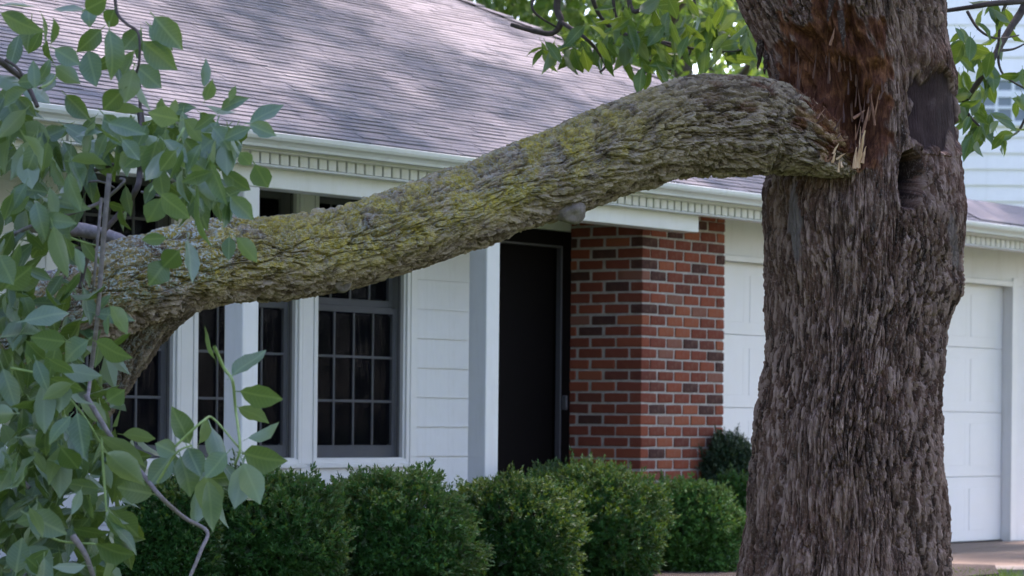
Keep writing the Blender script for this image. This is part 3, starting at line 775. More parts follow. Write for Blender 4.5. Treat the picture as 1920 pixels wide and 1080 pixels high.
# low twigs hanging into the picture
OD = 17.2
tw = [([(1130, -330), (1080, -120), (1045, 0), (1052, 40), (1036, 62), (1000, 58), (958, 46)], 7, OD), ([(1080, -120), (1010, -20), (1000, 20), (1045, 52)], 3, OD), ([(1130, -330), (1115, -80), (1112, 0), (1150, 55), (1230, 76), (1330, 96), (1400, 92)], 4, OD + .2),
      ([(1050, 40), (1090, 66), (1118, 92), (1135, 122), (1125, 135)], 3.5, OD), ([(1150, -200), (1150, 0), (1170, 45), (1235, 78), (1290, 100)], 3, OD + .1), ([(1180, -300), (1178, -10), (1205, 18)], 6, OD + .3), ([(1290, -300), (1300, -20), (1310, 40), (1290, 110)], 3, OD + .4),
      ([(1700, -420), (1760, -100), (1940, -12), (1850, 8), (1776, 20)], 7, 16.2), ([(1760, -260), (1960, -120), (1925, 0), (1890, 60), (1850, 130), (1797, 208)], 8, 16.4), ([(1925, -20), (1884, 12), (1872, 90), (1880, 138), (1925, 168)], 3, 16.4),
      ([(1814, 22), (1835, 55), (1868, 72), (1910, 66)], 2.5, 16.3), ([(1870, 95), (1900, 92), (1925, 80)], 2.5, 16.5), ([(1960, 160), (1925, 218), (1905, 250), (1870, 258), (1850, 252)], 2.5, 16.5), ([(1805, 200), (1822, 222), (1840, 240)], 3, 16.4)]
for pts, r, d in tw:
    tube_obj('branch', M['branch'], tree, [lpx(a, b, d + .1 * math.sin(a * .05)) for a, b in pts], [r * d / F * (1.25 - .7 * i / (len(pts) - 1)) for i in range(len(pts))], 8, .1)
LO = leaf_data(M['leaf_over'])
def spray(parent, datas, T, clusters, d0, lo, hi, drop=1.0, dvar=.35, wr=(.3, .5)):
    for (x, y, rx, ry, n) in clusters:
        for _ in range(n):
            a = R.uniform(0, 6.283); r = math.sqrt(R.random())
            bx, by = x + rx * r * math.cos(a), y + ry * r * math.sin(a)
            L = R.uniform(lo, hi); an = R.gauss(math.pi / 2, .75 / drop)
            tx, ty = bx + L * math.cos(an), by + L * math.sin(an)
            d = d0 + R.uniform(-dvar, dvar)
            base = at(bx, by, d) - T; tip = at(tx, ty, d + R.uniform(-.6, .6) * L * d / F) - T
            leaf_obj(datas, parent, base, tip, (tip - base).length * R.uniform(*wr), R.gauss(0, .9), 1 if R.random() < .75 else -1)
spray(tree, LO, T0, [(1055, 82, 48, 16, 20), (1110, 55, 55, 30, 14), (1180, 75, 50, 30, 18), (1250, 62, 50, 40, 20), (1320, 60, 60, 45, 24), (1385, 85, 40, 40, 14), (1222, 122, 28, 8, 6), (1290, 15, 90, 25, 18), (1400, 30, 35, 30, 8), (1190, 18, 60, 20, 10)], OD, 38, 62)
spray(tree, LO, T0, [(1812, 60, 26, 30, 10), (1830, 105, 36, 26, 16), (1820, 150, 30, 30, 14), (1818, 205, 26, 24, 14), (1850, 225, 30, 14, 9), (1830, 245, 22, 16, 10), (1895, 252, 18, 8, 5), (1905, 180, 14, 14, 4), (1865, 12, 40, 12, 9), (1915, 140, 12, 16, 4), (1880, 60, 20, 20, 4)], 16.4, 32, 55)

# splinters and torn shreds left at the break
def shard(name, mat, parent, T, bx, by, tx, ty, w, d, tilt=0.0, curve=0.0):
    b, t = at(bx, by, d) - T, at(tx, ty, d - tilt) - T; ax = (t - b); L = ax.length; ax.normalize()
    sd_ = ax.cross(Vector((0, -1, 0))).normalized(); nn = sd_.cross(ax); W = w * d / F; m = MB(); n = 6; k = 6
    for i in range(n + 1):
        f = i / n; ww = W * .5 * (1 - .85 * f ** 1.4) * R.uniform(.75, 1.15); c = b + ax * (L * f) + nn * (curve * L * f * f) + sd_ * R.uniform(-.1, .1) * W
        for j in range(k):
            a = 2 * math.pi * j / k; m.v.append(tuple(c + sd_ * math.cos(a) * ww + nn * math.sin(a) * ww * .55))
    for i in range(n):
        for j in range(k): m.f.append((i * k + j, i * k + (j + 1) % k, (i + 1) * k + (j + 1) % k, (i + 1) * k + j))
    m.f.append(tuple(range(k))); m.f.append(tuple(range(n * k, n * k + k)))
    return m.build(name, mat, parent)
for a in ((1606, 314, 1621, 244, 14, 14.47), (1601, 316, 1606, 276, 9, 14.46), (1616, 306, 1624, 274, 8, 14.47), (1611, 296, 1613, 238, 4, 14.49)):
    shard('splinter', M['splinter'], tree, T0, *a, tilt=R.uniform(-.02, .04), curve=R.uniform(-.06, .1))
for a in ((1600, 222, 1622, 207, 7, 14.5), (1640, 235, 1632, 170, 6, 14.55), (1556, 85, 1566, 52, 6, 14.54), (1618, 250, 1630, 200, 7, 14.52)):
    shard('wood_shred', M['splinter_dark'], tree, T0, *a, tilt=R.uniform(-.02, .03), curve=R.uniform(-.05, .08))
for _ in range(26):
    x, y = R.uniform(1475, 1640), R.uniform(90, 240); L_ = R.uniform(30, 85)
    shard('wood_shred', M['rotten'], tree, T0, x, y, x + R.uniform(-10, 8), y - L_, R.uniform(3, 6), 14.66 + .05 * R.random() + .12 * ((x - 1590) / 150) ** 2, tilt=R.uniform(-.03, .03), curve=R.uniform(-.05, .08))
for _ in range(18):
    t = R.random(); x, y = 1598 + 50 * t + R.uniform(-14, 10), 316 - 150 * t + R.uniform(-14, 14); L_ = R.uniform(14, 55); an = R.gauss(-1.45, .22)
    shard('wood_fibre', M['rotten'] if R.random() < .6 else M['splinter_dark'], tree, T0, x, y, x + L_ * math.cos(an), y + L_ * math.sin(an), R.uniform(2.5, 6), 14.50 + R.uniform(0, .06), tilt=R.uniform(-.03, .03), curve=R.uniform(-.08, .08))
# strips of bark hanging loose
for a in ((1575, 20, 1583, 88, 16, 14.5), (1560, 0, 1552, 40, 14, 14.5), (1428, 75, 1420, 130, 18, 14.92), (1440, 95, 1432, 140, 16, 14.9)):
    shard('bark_strip', M['bark'], tree, T0, *a, tilt=R.uniform(0, .04), curve=R.uniform(-.1, .1))

# ================================================================== broken limb
lp = [(1606, 314, 12, 14.66), (1572, 296, 40, 14.56), (1535, 270, 64, 14.53), (1490, 250, 80, 14.53), (1440, 238, 88, 14.52), (1370, 236, 95, 14.46), (1300, 240, 93, 14.40), (1230, 256, 88, 14.32), (1150, 284, 85, 14.22), (1060, 320, 82, 14.10), (960, 354, 78, 13.95), (860, 393, 77, 13.8), (760, 432, 77, 13.62),
      (650, 465, 78, 13.45), (540, 482, 76, 13.28), (437, 492, 78, 13.12), (345, 508, 82, 12.98), (262, 530, 86, 12.86), (180, 560, 82, 12.76), (90, 600, 74, 12.66), (0, 640, 66, 12.56), (-120, 690, 56, 12.45), (-260, 740, 44, 12.3), (-420, 770, 30, 12.1)]
LB = at(1500, 250, 14.5)
limb = empty('broken_limb', LB)
tag(limb, 'broken mossy tree limb sagging from the trunk into a mass of green leaves', 'branch')
def limb_mesh(name, pts, rads, nl, na, w, L, amp, seed, col_px, torn=False):
    P_, R_ = spline(pts, rads, 24)
    P_ = np.array([tuple(p) for p in P_]); R_ = np.array(R_)
    k = np.hanning(21); k /= k.sum()
    R_ = np.convolve(np.pad(R_, 10, 'edge'), k, 'same')[10:-10]
    seg = np.r_[0, np.cumsum(np.linalg.norm(np.diff(P_, axis=0), axis=1))]
    s = np.linspace(0, seg[-1], nl)
    C = np.stack([np.interp(s, seg, P_[:, i]) for i in range(3)], 1); rr = np.interp(s, seg, R_)
    T = np.gradient(C, axis=0); T /= np.linalg.norm(T, axis=1)[:, None]
    A = np.cross(T, np.array([0, -1., 0])); A /= np.linalg.norm(A, axis=1)[:, None]   # up or down, across the limb
    B = np.cross(T, A)
    a = np.linspace(0, 2 * math.pi, na, endpoint=False)
    S, AA = np.meshgrid(s, a, indexing='ij'); RR = np.repeat(rr[:, None], na, 1)
    X, Y = np.cos(AA) * RR, np.sin(AA) * RR
    tw_ = pn(S * .9, S * 0 + 3.3, S * 0, seed + 40) * .5
    X2, Y2 = X * np.cos(tw_) - Y * np.sin(tw_), X * np.sin(tw_) + Y * np.cos(tw_)
    h, flk = bark(X2, Y2, S, w, L, seed)
    lump = pn(X * 5, Y * 5, S * 1.6, seed + 30) * .022 + pn(X * 10, Y * 10, S * 5, seed + 31) * .010
    D = (h - .55) * amp * (1 + .5 * pn(X * 3, Y * 3, S * 2.2, seed + 33)) + lump * np.clip(rr / .18, .2, 1)[:, None]
    dirv = A[:, None, :] * np.cos(AA)[..., None] + B[:, None, :] * np.sin(AA)[..., None]
    zero = np.zeros_like(D); rot = zero.copy(); pale = zero.copy()
    upz = dirv[..., 2]; fwd = -dirv[..., 1]
    if torn:
        e = s[:, None] + 0 * D + .06 * pn(X * 18, Y * 18, S * 0, seed + 50)
        top = sst(-.2, .5, upz)
        rag = pn(X * 9, Y * 9, S * 2, seed + 54) * .16 + pn(X * 30, Y * 30, S * 4, seed + 55) * .10
        rot = (1 - sst(.30, .37, e + rag + .20 * (1 - sst(-.45, .40, upz)))) * sst(-.75, -.35, upz)
        spots = (1 - sst(.45, 1.05, e)) * sst(.18, .42, pn(X * 14, Y * 14, S * 8, seed + 52)) * sst(-.3, .2, upz) * .85
        rot = np.clip(np.maximum(rot, spots), 0, 1)
        pale = np.clip(rot * sst(.12, .4, pn(X * 26, Y * 26, S * 5, seed + 53)) * (1 - sst(.3, .5, e)) * .75, 0, 1)
        D += rot * (pn(X * 60, Y * 60, S * 5, seed + 51) * .022 + np.abs(pn(X * 28, Y * 28, S * 5, seed + 56)) * .03) - .022 * rot
    pts3 = C[:, None, :] + dirv * (RR + D)[..., None]
    bx = (pts3[..., 0] / pts3[..., 1] * F + 960)
    mossy = np.clip(.55 * sst(-.55, .3, upz) + .45 * sst(.0, .9, fwd), 0, 1) * sst(-.75, -.35, upz + .15 * fwd)
    moss = mossy * (1 - sst(1100, 1300, bx)) * (.55 + .45 * (1 - sst(950, 1150, bx))) * sst(120, 380, bx)
    moss = np.clip(moss + .35 * mossy * (1 - sst(1150, 1450, bx)), 0, 1) * (1 if torn else .12)
    lich = (1 if torn else .3) * sst(-.45, .5, upz + .4 * fwd) * (.95 * (1 - sst(330, 480, bx)) + .30 * (1 - sst(900, 1400, bx)))
    i_, j_ = np.meshgrid(np.arange(nl - 1), np.arange(na), indexing='ij'); j2 = (j_ + 1) % na
    Q = np.stack([i_ * na + j_, i_ * na + j2, (i_ + 1) * na + j2, (i_ + 1) * na + j_], -1).reshape(-1, 4)
    Vv = (pts3 - np.array(LB)).reshape(-1, 3)
    return link(name, mesh_np(name, Vv, Q, False, {'moss': moss, 'lichen': np.clip(lich, 0, 1), 'rot': rot, 'pale': pale, 'smoothw': zero, 'greyw': zero, 'flake': flk if torn else flk * .45}), M['limb'], limb)  # fork: lowered flake value paints its underside shade into the bark colour
limb_mesh("main_stem", [at(a, b, d) for a, b, r, d in lp], [r * d / F - .006 for a, b, r, d in lp],  940, 270, .029, .13, .046, 100, True, True)
limb_mesh('fork', [at(330, 545, 12.95), at(285, 590, 12.95), at(248, 650, 12.93), at(215, 715, 12.9), at(180, 775, 12.85), at(120, 850, 12.8), at(60, 960, 12.7)], [.11, .10, .085, .062, .05, .042, .03], 260, 120, .030, .13, .026, 200, False)
# knots on the underside
def knot(px, py, d, rpx, k):
    rs = np.random.RandomState(k); n, m_ = 14, 22; V = []
    ax = Vector((.35, -.75, -.5)).normalized(); s1 = ax.cross(Vector((0, 0, 1))).normalized(); s2 = ax.cross(s1); c = at(px, py, d) - LB; r = rpx * d / F
    for i in range(n + 1):
        t = i / n
        rad_, hh = ((1.35 - .5 * t * 1.6, t * .9) if t < .6 else (.87 * (1 - (t - .6) / .4) + .01, .54 + .10 * math.sin((t - .6) / .4 * 3.1) - .16 * (t - .6) / .4))
        for j in range(m_):
            a = 2 * math.pi * j / m_; q_ = rad_ * r * (1 + .10 * math.sin(3 * a + k) + .06 * rs.uniform(-1, 1)); p = c + s1 * math.cos(a) * q_ + s2 * math.sin(a) * q_ * .85 + ax * hh * r
            V.append(tuple(p))
    Q = [(i * m_ + j, i * m_ + (j + 1) % m_, (i + 1) * m_ + (j + 1) % m_, (i + 1) * m_ + j) for i in range(n) for j in range(m_)]
    return link('knot', mesh_np('knot', np.array(V), np.array(Q)), M['knot'], limb)
M['knot'] = simple('knot_bark', [(.3, (.10, .075, .065)), (.55, (.19, .15, .13)), (.8, (.30, .25, .225))], 30, .85, .7, .006, 90)
knot(1072, 398, 14.0, 23, 1); knot(640, 532, 13.33, 17, 2)
for _ in range(26):
    t = R.random(); x, y = 1470 + 112 * t + R.uniform(-8, 8), 172 + 92 * t ** 1.25 + R.uniform(-4, 26); L_ = R.uniform(10, 30); an = R.gauss(-.75, .45)
    shard('wood_fibre', M['rotten'] if R.random() < .6 else M['splinter_dark'], limb, LB, x, y, x + L_ * math.cos(an), y + L_ * math.sin(an), R.uniform(2, 4.5), 14.42 - .08 * t + R.uniform(-.03, .03), tilt=R.uniform(-.04, .04), curve=R.uniform(-.15, .15))
for _ in range(7):
    x, y = 1560 + R.uniform(-14, 20), 318 + R.uniform(-30, 12); L_ = R.uniform(8, 24); an = R.gauss(-1.1, .4)
    shard('splinter', M['splinter'] if R.random() < .6 else M['splinter_dark'], limb, LB, x, y, x + L_ * math.cos(an), y + L_ * math.sin(an), R.uniform(3, 7), 14.33, tilt=R.uniform(-.01, .02))
# pine needles lying on top near the break: thin dry twigs
for a in ((1392, 168, 1396, 150, 2.0), (1425, 160, 1412, 150, 1.8), (1372, 156, 1352, 143, 1.6), (1440, 165, 1455, 150, 1.6), (1398, 150, 1425, 146, 1.8), (1345, 150, 1320, 146, 1.5), (1408, 158, 1402, 143, 1.6)):
    shard('dry_needle', M['splinter_dark'], limb, LB, a[0], a[1], a[2], a[3], a[4], 14.38, 0, 0)
# side branches and twigs
twl = [([(205, 326), (198, 400), (190, 500), (182, 600), (170, 700), (165, 745)], 5.0, 11.6, 'twig'), ([(190, 372), (184, 440), (176, 530), (172, 545)], 3, 11.7, 'twig'),
       ([(262, 205), (266, 250), (262, 320), (256, 355), (228, 395), (190, 440), (165, 480), (150, 540)], 6, 12.1, 'branch'), ([(135, 338), (170, 322), (220, 308), (300, 304), (372, 313), (440, 300)], 4, 12.0, 'branch'),
       ([(-10, 456), (70, 420), (140, 398), (190, 378), (232, 342), (225, 335)], 4, 11.8, 'twig'), ([(-20, 100), (20, 130), (48, 155), (70, 200)], 6, 11.3, 'branch'), ([(10, 112), (35, 130), (52, 165)], 3, 11.3, 'branch'),
       ([(160, 740), (215, 830), (262, 882), (300, 930), (345, 970), (388, 996), (378, 1030), (355, 1085)], 4.6, 11.2, 'twig'), ([(-10, 860), (25, 885), (55, 915)], 6, 11.6, 'twig'), ([(136, 1005), (160, 1040), (178, 1090)], 6, 11.2, 'twig'),
       ([(60, 420), (110, 426), (160, 432), (220, 448), (280, 480)], 15, 12.98, 'limb2'), ([(60, 520), (110, 512), (165, 502), (215, 520)], 8, 12.80, 'limb2'), ([(140, 345), (185, 340), (215, 352)], 2.5, 11.9, 'twig'), ([(265, 360), (300, 368)], 2.5, 12.0, 'twig'),
       ([(402, 650), (420, 690), (436, 715), (442, 770), (450, 840), (440, 870)], 3.2, 11.0, 'stem'), ([(325, 840), (380, 790), (400, 785), (440, 830), (452, 845)], 2.4, 11.0, 'stem'), ([(295, 905), (330, 850), (360, 835)], 2.4, 11.0, 'stem'),
       ([(215, -10), (220, 25), (238, 45), (258, 60), (262, 90), (258, 130), (240, 160), (225, 170)], 3, 11.0, 'branch'), ([(258, 130), (262, 170), (263, 206), (264, 240)], 3.6, 12.0, 'branch'), ([(120, 440), (150, 452), (180, 460)], 2, 11.6, 'stem'), ([(345, 240), (330, 270), (300, 330), (280, 360)], 2.5, 11.3, 'stem'), ([(372, 300), (370, 345), (367, 400)], 2.5, 11.3, 'stem'), ([(75, 165), (100, 150), (130, 100)], 2.5, 11.1, 'stem'),
       ([(20, 690), (70, 700), (95, 715), (150, 770), (200, 850)], 2.6, 11.2, 'stem'), ([(60, 960), (100, 1010), (180, 1020)], 2.6, 11.1, 'stem'), ([(190, 820), (195, 900), (200, 960)], 2.6, 11.1, 'stem')]
for pts, r, d, mt in twl:
    nm = {'stem': 'stem', 'twig': 'twig', 'branch': 'branch', 'limb2': 'branch'}[mt]
    tube_obj(nm, M['twig' if mt == 'limb2' else mt], limb, [at(a, b, d + .06 * math.sin(i * 1.9 + a)) - LB for i, (a, b) in enumerate(pts)], [r * d / F * (1.1 - .4 * i / (len(pts) - 1)) for i in range(len(pts))], 9, .12)
LL = leaf_data(M['leaf'])
hand = """0 12 66 8 32;2 25 68 62 36;160 20 102 15 22;160 18 198 0 36;165 15 168 46 26;215 18 202 50 32;85 84 88 20 10p;94 82 101 35 20;190 55 148 96 32;165 95 178 158 40;205 55 218 141 38;262 58 232 92 34;290 32 338 89 42;280 48 322 92 32;268 78 330 130 42;253 95 230 146 18;250 130 235 190 36;256 124 300 164 40;250 140 277 206 15p;103 92 150 122 32;104 124 146 153 30;80 172 102 136 24;66 166 62 114 22;74 152 96 112 18;-4 140 40 162 34;52 168 6 200 32;232 168 192 206 36;205 206 266 204 23p;124 178 168 224 32;194 214 244 276 36;335 224 280 214 36;300 216 303 184 15;325 216 328 186 15;384 188 398 150 22;382 162 388 114 14p;414 206 459 182 23;430 190 442 162 12p;468 230 531 200 30;468 234 516 252 28;345 224 380 263 36;388 198 440 221 16p;393 298 416 380 22p;432 368 474 411 32;425 370 424 426 19;302 364 352 409 40;302 372 277 419 38;368 345 366 456 18p;478 308 502 351 36;430 444 428 486 24;443 446 483 488 30;336 470 306 501 38;312 490 284 531 42;352 450 356 531 20;312 446 266 450 22;130 298 136 357 24p;80 370 137 396 38;78 410 140 418 28;100 424 123 516 18p;122 445 136 486 22;140 465 158 512 20p;45 602 126 580 37;0 632 92 612 37;122 640 60 634 38;165 638 118 672 42;180 640 232 676 44;206 574 241 623 32;203 588 204 630 10p;435 706 495 654 42;450 734 528 746 44;447 764 502 783 32;465 822 524 802 22p;456 850 526 870 50;456 870 443 952 40p;456 868 491 943 42p;404 674 381 614 20;356 832 321 764 38;330 850 292 832 32;322 855 279 910 38;338 855 362 924 44;352 840 376 892 36;372 832 386 782 24p;395 798 419 872 26p;426 850 384 892 42;386 893 398 966 50;372 904 364 986 30p;390 902 396 992 32p;230 815 290 820 30;200 752 233 732 36;150 754 211 790 27p;190 818 271 856 23p;200 850 269 907 42;286 926 218 914 42;110 688 188 713 25p;90 706 153 737 38;80 716 86 812 36p;5 690 32 772 32p;145 774 156 852 36;115 838 112 932 25p;114 838 147 882 38;50 964 123 1000 46;45 1028 97 1077 52;180 1020 254 1052 40;160 1060 100 1066 17p;210 958 257 1002 46;205 958 238 1019 21p;30 1075 40 1010 40;10 540 60 500 40;0 480 20 530 44;345 262 375 300 30;330 282 300 320 28;400 240 430 275 30;420 262 470 240 24;360 300 395 325 30;450 285 470 310 26;275 235 255 275 30;230 262 260 300 30"""
for s_ in hand.split(';'):
    p = s_.split(); pale = p[4].endswith('p'); x0, y0, x1, y1 = map(float, p[:4]); w = float(p[4].rstrip('p'))
    bx0 = leaf_px(LL, limb, 0, 0, 1, 1, 1, 1) if False else None
    d = 11.05 + R.uniform(-.3, .3)
    L = math.hypot(x1 - x0, y1 - y0) * d / F
    base = at(x0, y0, d) - LB; tip = at(x1, y1, d + R.uniform(-.7, .7) * L) - LB
    tip = base + (tip - base) * 1.04; W = 1.15 * w * d / F; true_w = max(W, L * .46 * R.uniform(.9, 1.1)); a = math.acos(min(1, W / true_w))
    leaf_obj(LL, limb, base, tip, true_w, a * R.choice((-1, 1)) + R.gauss(0, .38), -1 if R.random() < (.6 if pale else .18) else 1)
spray(limb, LL, LB, [(40, 260, 55, 45, 12), (110, 290, 70, 60, 12), (60, 400, 60, 70, 13), (180, 250, 50, 35, 7), (270, 255, 50, 45, 8), (330, 255, 55, 40, 10), (405, 250, 55, 35, 10), (350, 320, 65, 40, 10), (40, 540, 45, 40, 5), (55, 660, 60, 45, 9), (120, 740, 75, 55, 15), (55, 820, 60, 65, 17), (150, 850, 65, 60, 12), (45, 930, 55, 55, 13), (150, 960, 75, 55, 10), (90, 1040, 80, 25, 9), (25, 180, 30, 50, 6), (200, 1000, 40, 40, 4), (425, 335, 40, 40, 5)], 11.35, 50, 80, .9, .45, (.38, .54))
bl = []
for (x, y, rx, ry, n) in [(30, 250, 60, 50, 22), (105, 280, 70, 55, 20), (55, 400, 65, 70, 26), (190, 250, 60, 40, 12), (275, 250, 55, 45, 14), (345, 250, 65, 45, 22), (415, 250, 60, 35, 14), (350, 330, 70, 45, 18), (20, 540, 45, 50, 10), (50, 670, 70, 50, 24), (120, 750, 80, 60, 34), (50, 830, 65, 70, 40), (150, 850, 70, 65, 30), (40, 940, 60, 60, 36), (150, 965, 85, 60, 30), (90, 1045, 100, 30, 28), (20, 170, 30, 50, 8), (200, 990, 50, 50, 10), (200, 380, 50, 50, 6), (270, 860, 40, 50, 6), (400, 900, 40, 50, 8), (60, 40, 60, 40, 4), (250, 70, 50, 50, 6), (110, 555, 100, 55, 22), (170, 650, 50, 60, 9), (60, 590, 60, 60, 16), (110, 470, 60, 40, 8)]:
    for _ in range(n):
        a = R.uniform(0, 6.283); r = math.sqrt(R.random()); bx, by = x + rx * r * math.cos(a), y + ry * r * math.sin(a)
        L = R.uniform(45, 78); an = R.gauss(math.pi / 2, .8); d = 11.9 + R.uniform(-.35, .35)
        base = at(bx, by, d) - LB; tip = at(bx + L * math.cos(an), by + L * math.sin(an), d + R.uniform(-.6, .6) * L * d / F) - LB
        bl.append((base, tip, (tip - base).length * R.uniform(.36, .52), R.gauss(0, .9)))
leaf_bulk('leaf_mass', M['leaf'], limb, bl)

n = 6500; P = np.stack([NR.uniform(-5.2, -1.0, n), NR.uniform(10.2, 14.2, n), NR.uniform(-.3, 3.6, n)], 1)
cl_ = pn(P[:, 0] * 1.1, P[:, 1] * 1.1, P[:, 2] * 1.1, 900)
pxp = 960 + P[:, 0] / P[:, 1] * F
P = P[(cl_ > -.08) & (pxp < -95)]
n2 = 260; px2, py2 = NR.uniform(-80, 250, n2), NR.uniform(600, 1130, n2)
ok = (px2 < 225 - .12 * np.abs(py2 - 850)) & (pn(px2 / 60, py2 / 60, px2 * 0, 901) > -.12)
d2_ = NR.uniform(11.8, 12.6, n2)
P2 = np.array([tuple(at(a, b, c)) for a, b, c in zip(px2[ok], py2[ok], d2_[ok])])
P = np.concatenate([P, P2]) - np.array(LB)
leaf_mass('leaf_mass', M['leaf'], limb, P, NR.uniform(.13, .19, len(P)), .45, 77)
# ================================================================== shrubs
def shrub(name, px0, px1, ytop, d, label, cat, mat, seed, zb=-.16, n=5200, nl=.029, group='clipped shrubs in front of the porch', dep=.95):
    rs = np.random.RandomState(seed)
    c = at((px0 + px1) / 2, 1000, d); rx = (px1 - px0) / 2 * d / F * 1.02; top = at((px0 + px1) / 2, ytop, d).z
    root = empty(name, (c.x, d, zb)); tag(root, label, cat, group)
    hz = (top - zb) / 2
    # rounded barrel with lumps
    u = rs.normal(size=(n, 3)); u /= np.linalg.norm(u, axis=1)[:, None]
    keep = u[:, 2] > -.93; u = u[keep]; n = len(u)
    pw = 2.35
    k = 1 / ((np.abs(u[:, 0]) ** pw + np.abs(u[:, 1]) ** pw + np.abs(u[:, 2]) ** pw) ** (1 / pw))
    lum = 1 + .26 * pn(u[:, 0] * 2.2 + seed, u[:, 1] * 2.2, u[:, 2] * 2.2, seed) + .20 * pn(u[:, 0] * 6, u[:, 1] * 6 + seed, u[:, 2] * 6, seed + 1) + .10 * pn(u[:, 0] * 14, u[:, 1] * 14 + seed, u[:, 2] * 14, seed + 2)
    sh = rs.uniform(.72, 1.0, n) ** .55
    stray = (rs.rand(n) > .95) & (u[:, 2] > -.2); sh = np.where(stray, sh * rs.uniform(1.02, 1.14, n), sh)
    P = u * (k * lum * sh * .95)[:, None] * np.array([rx, rx * dep, hz]) + np.array([0, 0, hz])
    out = u + np.array([0, 0, .35]) + rs.normal(size=(n, 3)) * .45; out /= np.linalg.norm(out, axis=1)[:, None]
    # every tuft: a short sprig with needles on both sides
    ref = rs.normal(size=(n, 3)); s1 = np.cross(out, ref); s1 /= np.linalg.norm(s1, axis=1)[:, None]; s2 = np.cross(out, s1)
    Vs = []; NE = 8
    Lg = nl * rs.uniform(.75, 1.3, n)
    for j in range(NE):
        f = j / (NE - 1); ang = rs.uniform(0, 6.283, n)
        side = s1 * np.cos(ang)[:, None] + s2 * np.sin(ang)[:, None]
        dirn = side * (.85 if j < NE - 1 else .15) + out * .65; dirn /= np.linalg.norm(dirn, axis=1)[:, None]
        b = P + out * (Lg * 1.5 * f)[:, None]
        wv = np.cross(dirn, out + .3 * ref); wv /= np.linalg.norm(wv, axis=1)[:, None] + 1e-9
        wv *= (Lg * .24)[:, None]
        t = b + dirn * (Lg * (1 - .3 * f))[:, None]
        Vs.append(np.stack([b - wv * .6, b + wv * .6, (b + t) / 2 + wv, t], 1))
    V = np.concatenate(Vs, 0).reshape(-1, 3)
    Q = np.arange(len(V)).reshape(-1, 4)
    tag(link('foliage', mesh_np('foliage', V, Q, False), M[mat], root), kind='stuff')
    # woody stems inside
    for j in range(7):
        a = rs.uniform(0, 6.283); e = Vector((math.cos(a) * rx * .6, math.sin(a) * rx * .6, hz * rs.uniform(1.2, 1.7)))
        tube_obj('stem', M['branch'], root, [Vector((math.cos(a) * .04, math.sin(a) * .04, -.05)), e * .5 + Vector((0, 0, .1)), e], [.014, .010, .005], 6, .1, 4)
    # dense inner twigs and needles close the view through
    n2 = 2600; u2 = rs.normal(size=(n2, 3)); u2 /= np.linalg.norm(u2, axis=1)[:, None]
    k2 = 1 / ((np.abs(u2) ** pw).sum(1) ** (1 / pw))
    P2 = u2 * (k2 * rs.uniform(.45, .82, n2))[:, None] * np.array([rx, rx * dep, hz]) + np.array([0, 0, hz])
    leaf_mass('inner_foliage', M[mat], root, P2, rs.uniform(.05, .10, n2), 0, seed + 9)
    return root
shrub('yew_shrub', 232, 400, 905, 16.5, 'dark clipped evergreen shrub at the left end, half hidden by hanging leaves', 'shrub', 'yew', 21)
shrub('yew_shrub', 345, 642, 888, 17.0, 'broad rounded evergreen shrub below the left porch post', 'shrub', 'yew', 22, n=6500)
shrub('yew_shrub', 575, 888, 892, 17.6, 'rounded evergreen shrub below the white siding beside the right porch post', 'shrub', 'yew', 23, n=6500)
shrub('yew_shrub', 815, 1082, 898, 18.5, 'rounded evergreen shrub at the foot of the right porch post', 'shrub', 'yew', 24)
shrub('yew_shrub', 945, 1240, 878, 19.6, 'tall rounded evergreen shrub in front of the dark doorway', 'shrub', 'yew', 25, n=6500)
shrub('yew_shrub', 1190, 1388, 905, 20.6, 'small light green shrub in front of the brick pier', 'shrub', 'yew', 26)
shrub('yew_shrub', 1320, 1480, 898, 21.7, 'light green shrub half hidden behind the big trunk', 'shrub', 'yew', 27)
shrub('juniper_shrub', 1308, 1425, 822, 22.5, 'dark blue-green bush against the brick pier beside the garage door', 'shrub', 'juniper', 28, n=4500, group='bushes by the garage')

# ================================================================== trees beyond the roof
def far_tree(px, ytop, d, rx, label, seed, n=9000):
    rs = np.random.RandomState(seed)
    b = at(px, 800, d); top = at(px, ytop, d).z
    root = empty('garden_tree', (b.x, d, -.1)); tag(root, label, 'tree', 'trees behind the house')
    tube_obj('trunk', M['branch'], root, [Vector((0, 0, 0)), Vector((.1, 0, top * .35)), Vector((-.1, .1, top * .75))], [.22, .16, .07], 10, .1)
    cl = []
    for i in range(34):
        a = rs.uniform(0, 6.283); h = rs.uniform(.14, 1); r = rx * math.sqrt(rs.uniform(.05, 1)) * math.sin(math.pi * min(.97, .12 + h * .85)) ** .6
        cc = np.array([math.cos(a) * r, math.sin(a) * r, top * (.10 + .86 * h)]); cl.append(cc)
        if i % 4 == 0: tube_obj('bough', M['branch'], root, [Vector((0, 0, cc[2] * .6)), Vector(tuple(cc * np.array([.5, .5, .85]))), Vector(tuple(cc))], [.08, .05, .02], 6, .1, 4)
    idx = rs.randint(0, 34, n); q_ = rs.normal(size=(n, 3)); q_ /= np.linalg.norm(q_, axis=1)[:, None]
    P = np.array(cl)[idx] + q_ * (rs.uniform(.2, 1, n) ** .6 * rs.uniform(.7, 1.15, 34)[idx])[:, None] * np.array([1, 1, .65]) * rx * .36
    leaf_mass('crown', M['leaf_far'], root, P, rs.uniform(.12, .22, n), .5, seed + 3, True)
far_tree(820, -1500, 34.5, 3.4, 'bright green tree above the middle of the roof slope', 31, 11000)
far_tree(1130, -1300, 36, 3.4, 'sunlit green tree behind the hip of the roof', 32, 11000)
far_tree(1260, -900, 38, 2.7, 'light green tree showing between roof and big trunk', 33)
far_tree(1410, -450, 44, 2.2, 'green tree mostly hidden behind the big trunk', 34)
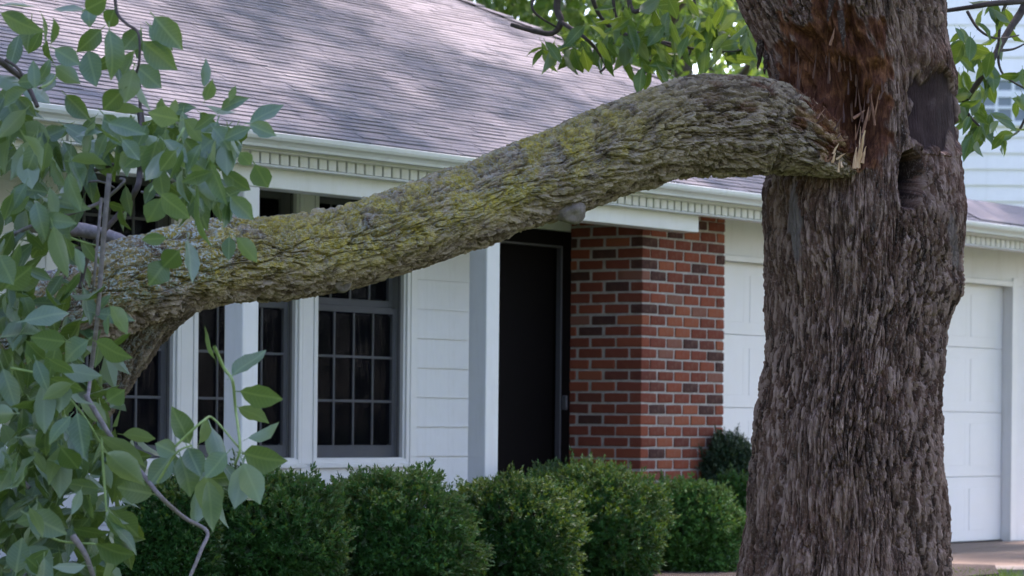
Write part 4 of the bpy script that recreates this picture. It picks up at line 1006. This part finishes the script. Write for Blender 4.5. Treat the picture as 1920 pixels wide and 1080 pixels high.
far_tree(2900, -1500, 29.5, 3.2, 'leafy tree beside the garage, beyond the right edge of the picture', 35, 11000)  # added out of view so that its crown shades the driveway
# belt of unseen trees added around the camera to close off the low sky
PP, SS = [], []
for i, (x, y, hgt, r) in enumerate(((-12, 17, 15, 4.4), (-13, 8, 16, 4.8), (-12, -1, 15, 4.8), (-7, -9, 16, 5), (0, -12, 16, 5), (8, -10, 15, 5), (14, -3, 13, 4.6), (-17, 26, 15, 4.8), (17, 5, 17, 4.8), (18, 13, 18, 5.0), (19, 22, 18, 5.0), (21, 30, 16, 4.6))):
    rs = np.random.RandomState(300 + i)
    n = 5200; q_ = rs.normal(size=(n, 3)); q_ /= np.linalg.norm(q_, axis=1)[:, None]; q_ *= (rs.uniform(.3, 1, n) ** .5)[:, None]
    q_ *= (1 + .35 * pn(q_[:, 0] * 2.5 + i, q_[:, 1] * 2.5, q_[:, 2] * 2.5, i))[:, None]
    PP.append(q_ * np.array([r, r, hgt * .45]) + np.array([x, y, hgt * .48 - .8])); SS.append(rs.uniform(.30, .50, n))
o = leaf_mass('tree_belt', M['leaf_far'], None, np.concatenate(PP), np.concatenate(SS), .4, 400, True)
tag(o, 'belt of leafy street trees outside the picture', 'trees')

# short grass at the path's edge
n = 5000; P = np.stack([NR.uniform(2.0, 6.0, n), NR.uniform(19.6, 21.2, n), np.full(n, -.07)], 1)
P[:, 1] += (P[:, 0] - 2.4) * .045
P[:, 2] = [ground_z(0, y) - .01 for y in P[:, 1]]
h = NR.uniform(.035, .07, n)[:, None]; dx = NR.normal(size=(n, 3)) * .012; dx[:, 2] = 0; wv = np.stack([np.cos(P[:, 0] * 99), np.sin(P[:, 0] * 99), 0 * P[:, 0]], 1) * .004
V = np.stack([P - wv, P + wv, P + wv * .5 + dx + np.array([0, 0, .6]) * h, P + dx * 2 + np.array([0, 0, 1]) * h], 1).reshape(-1, 3)
M['grass'] = leaf_mat('grass_blade', ((.06, .12, .02), (.09, .16, .03), (.14, .20, .05)), .3)
tag(link('grass', mesh_np('grass', V, np.arange(len(V)).reshape(-1, 4), False), M['grass']), 'short green grass along the edge of the path', 'grass', kind='stuff')
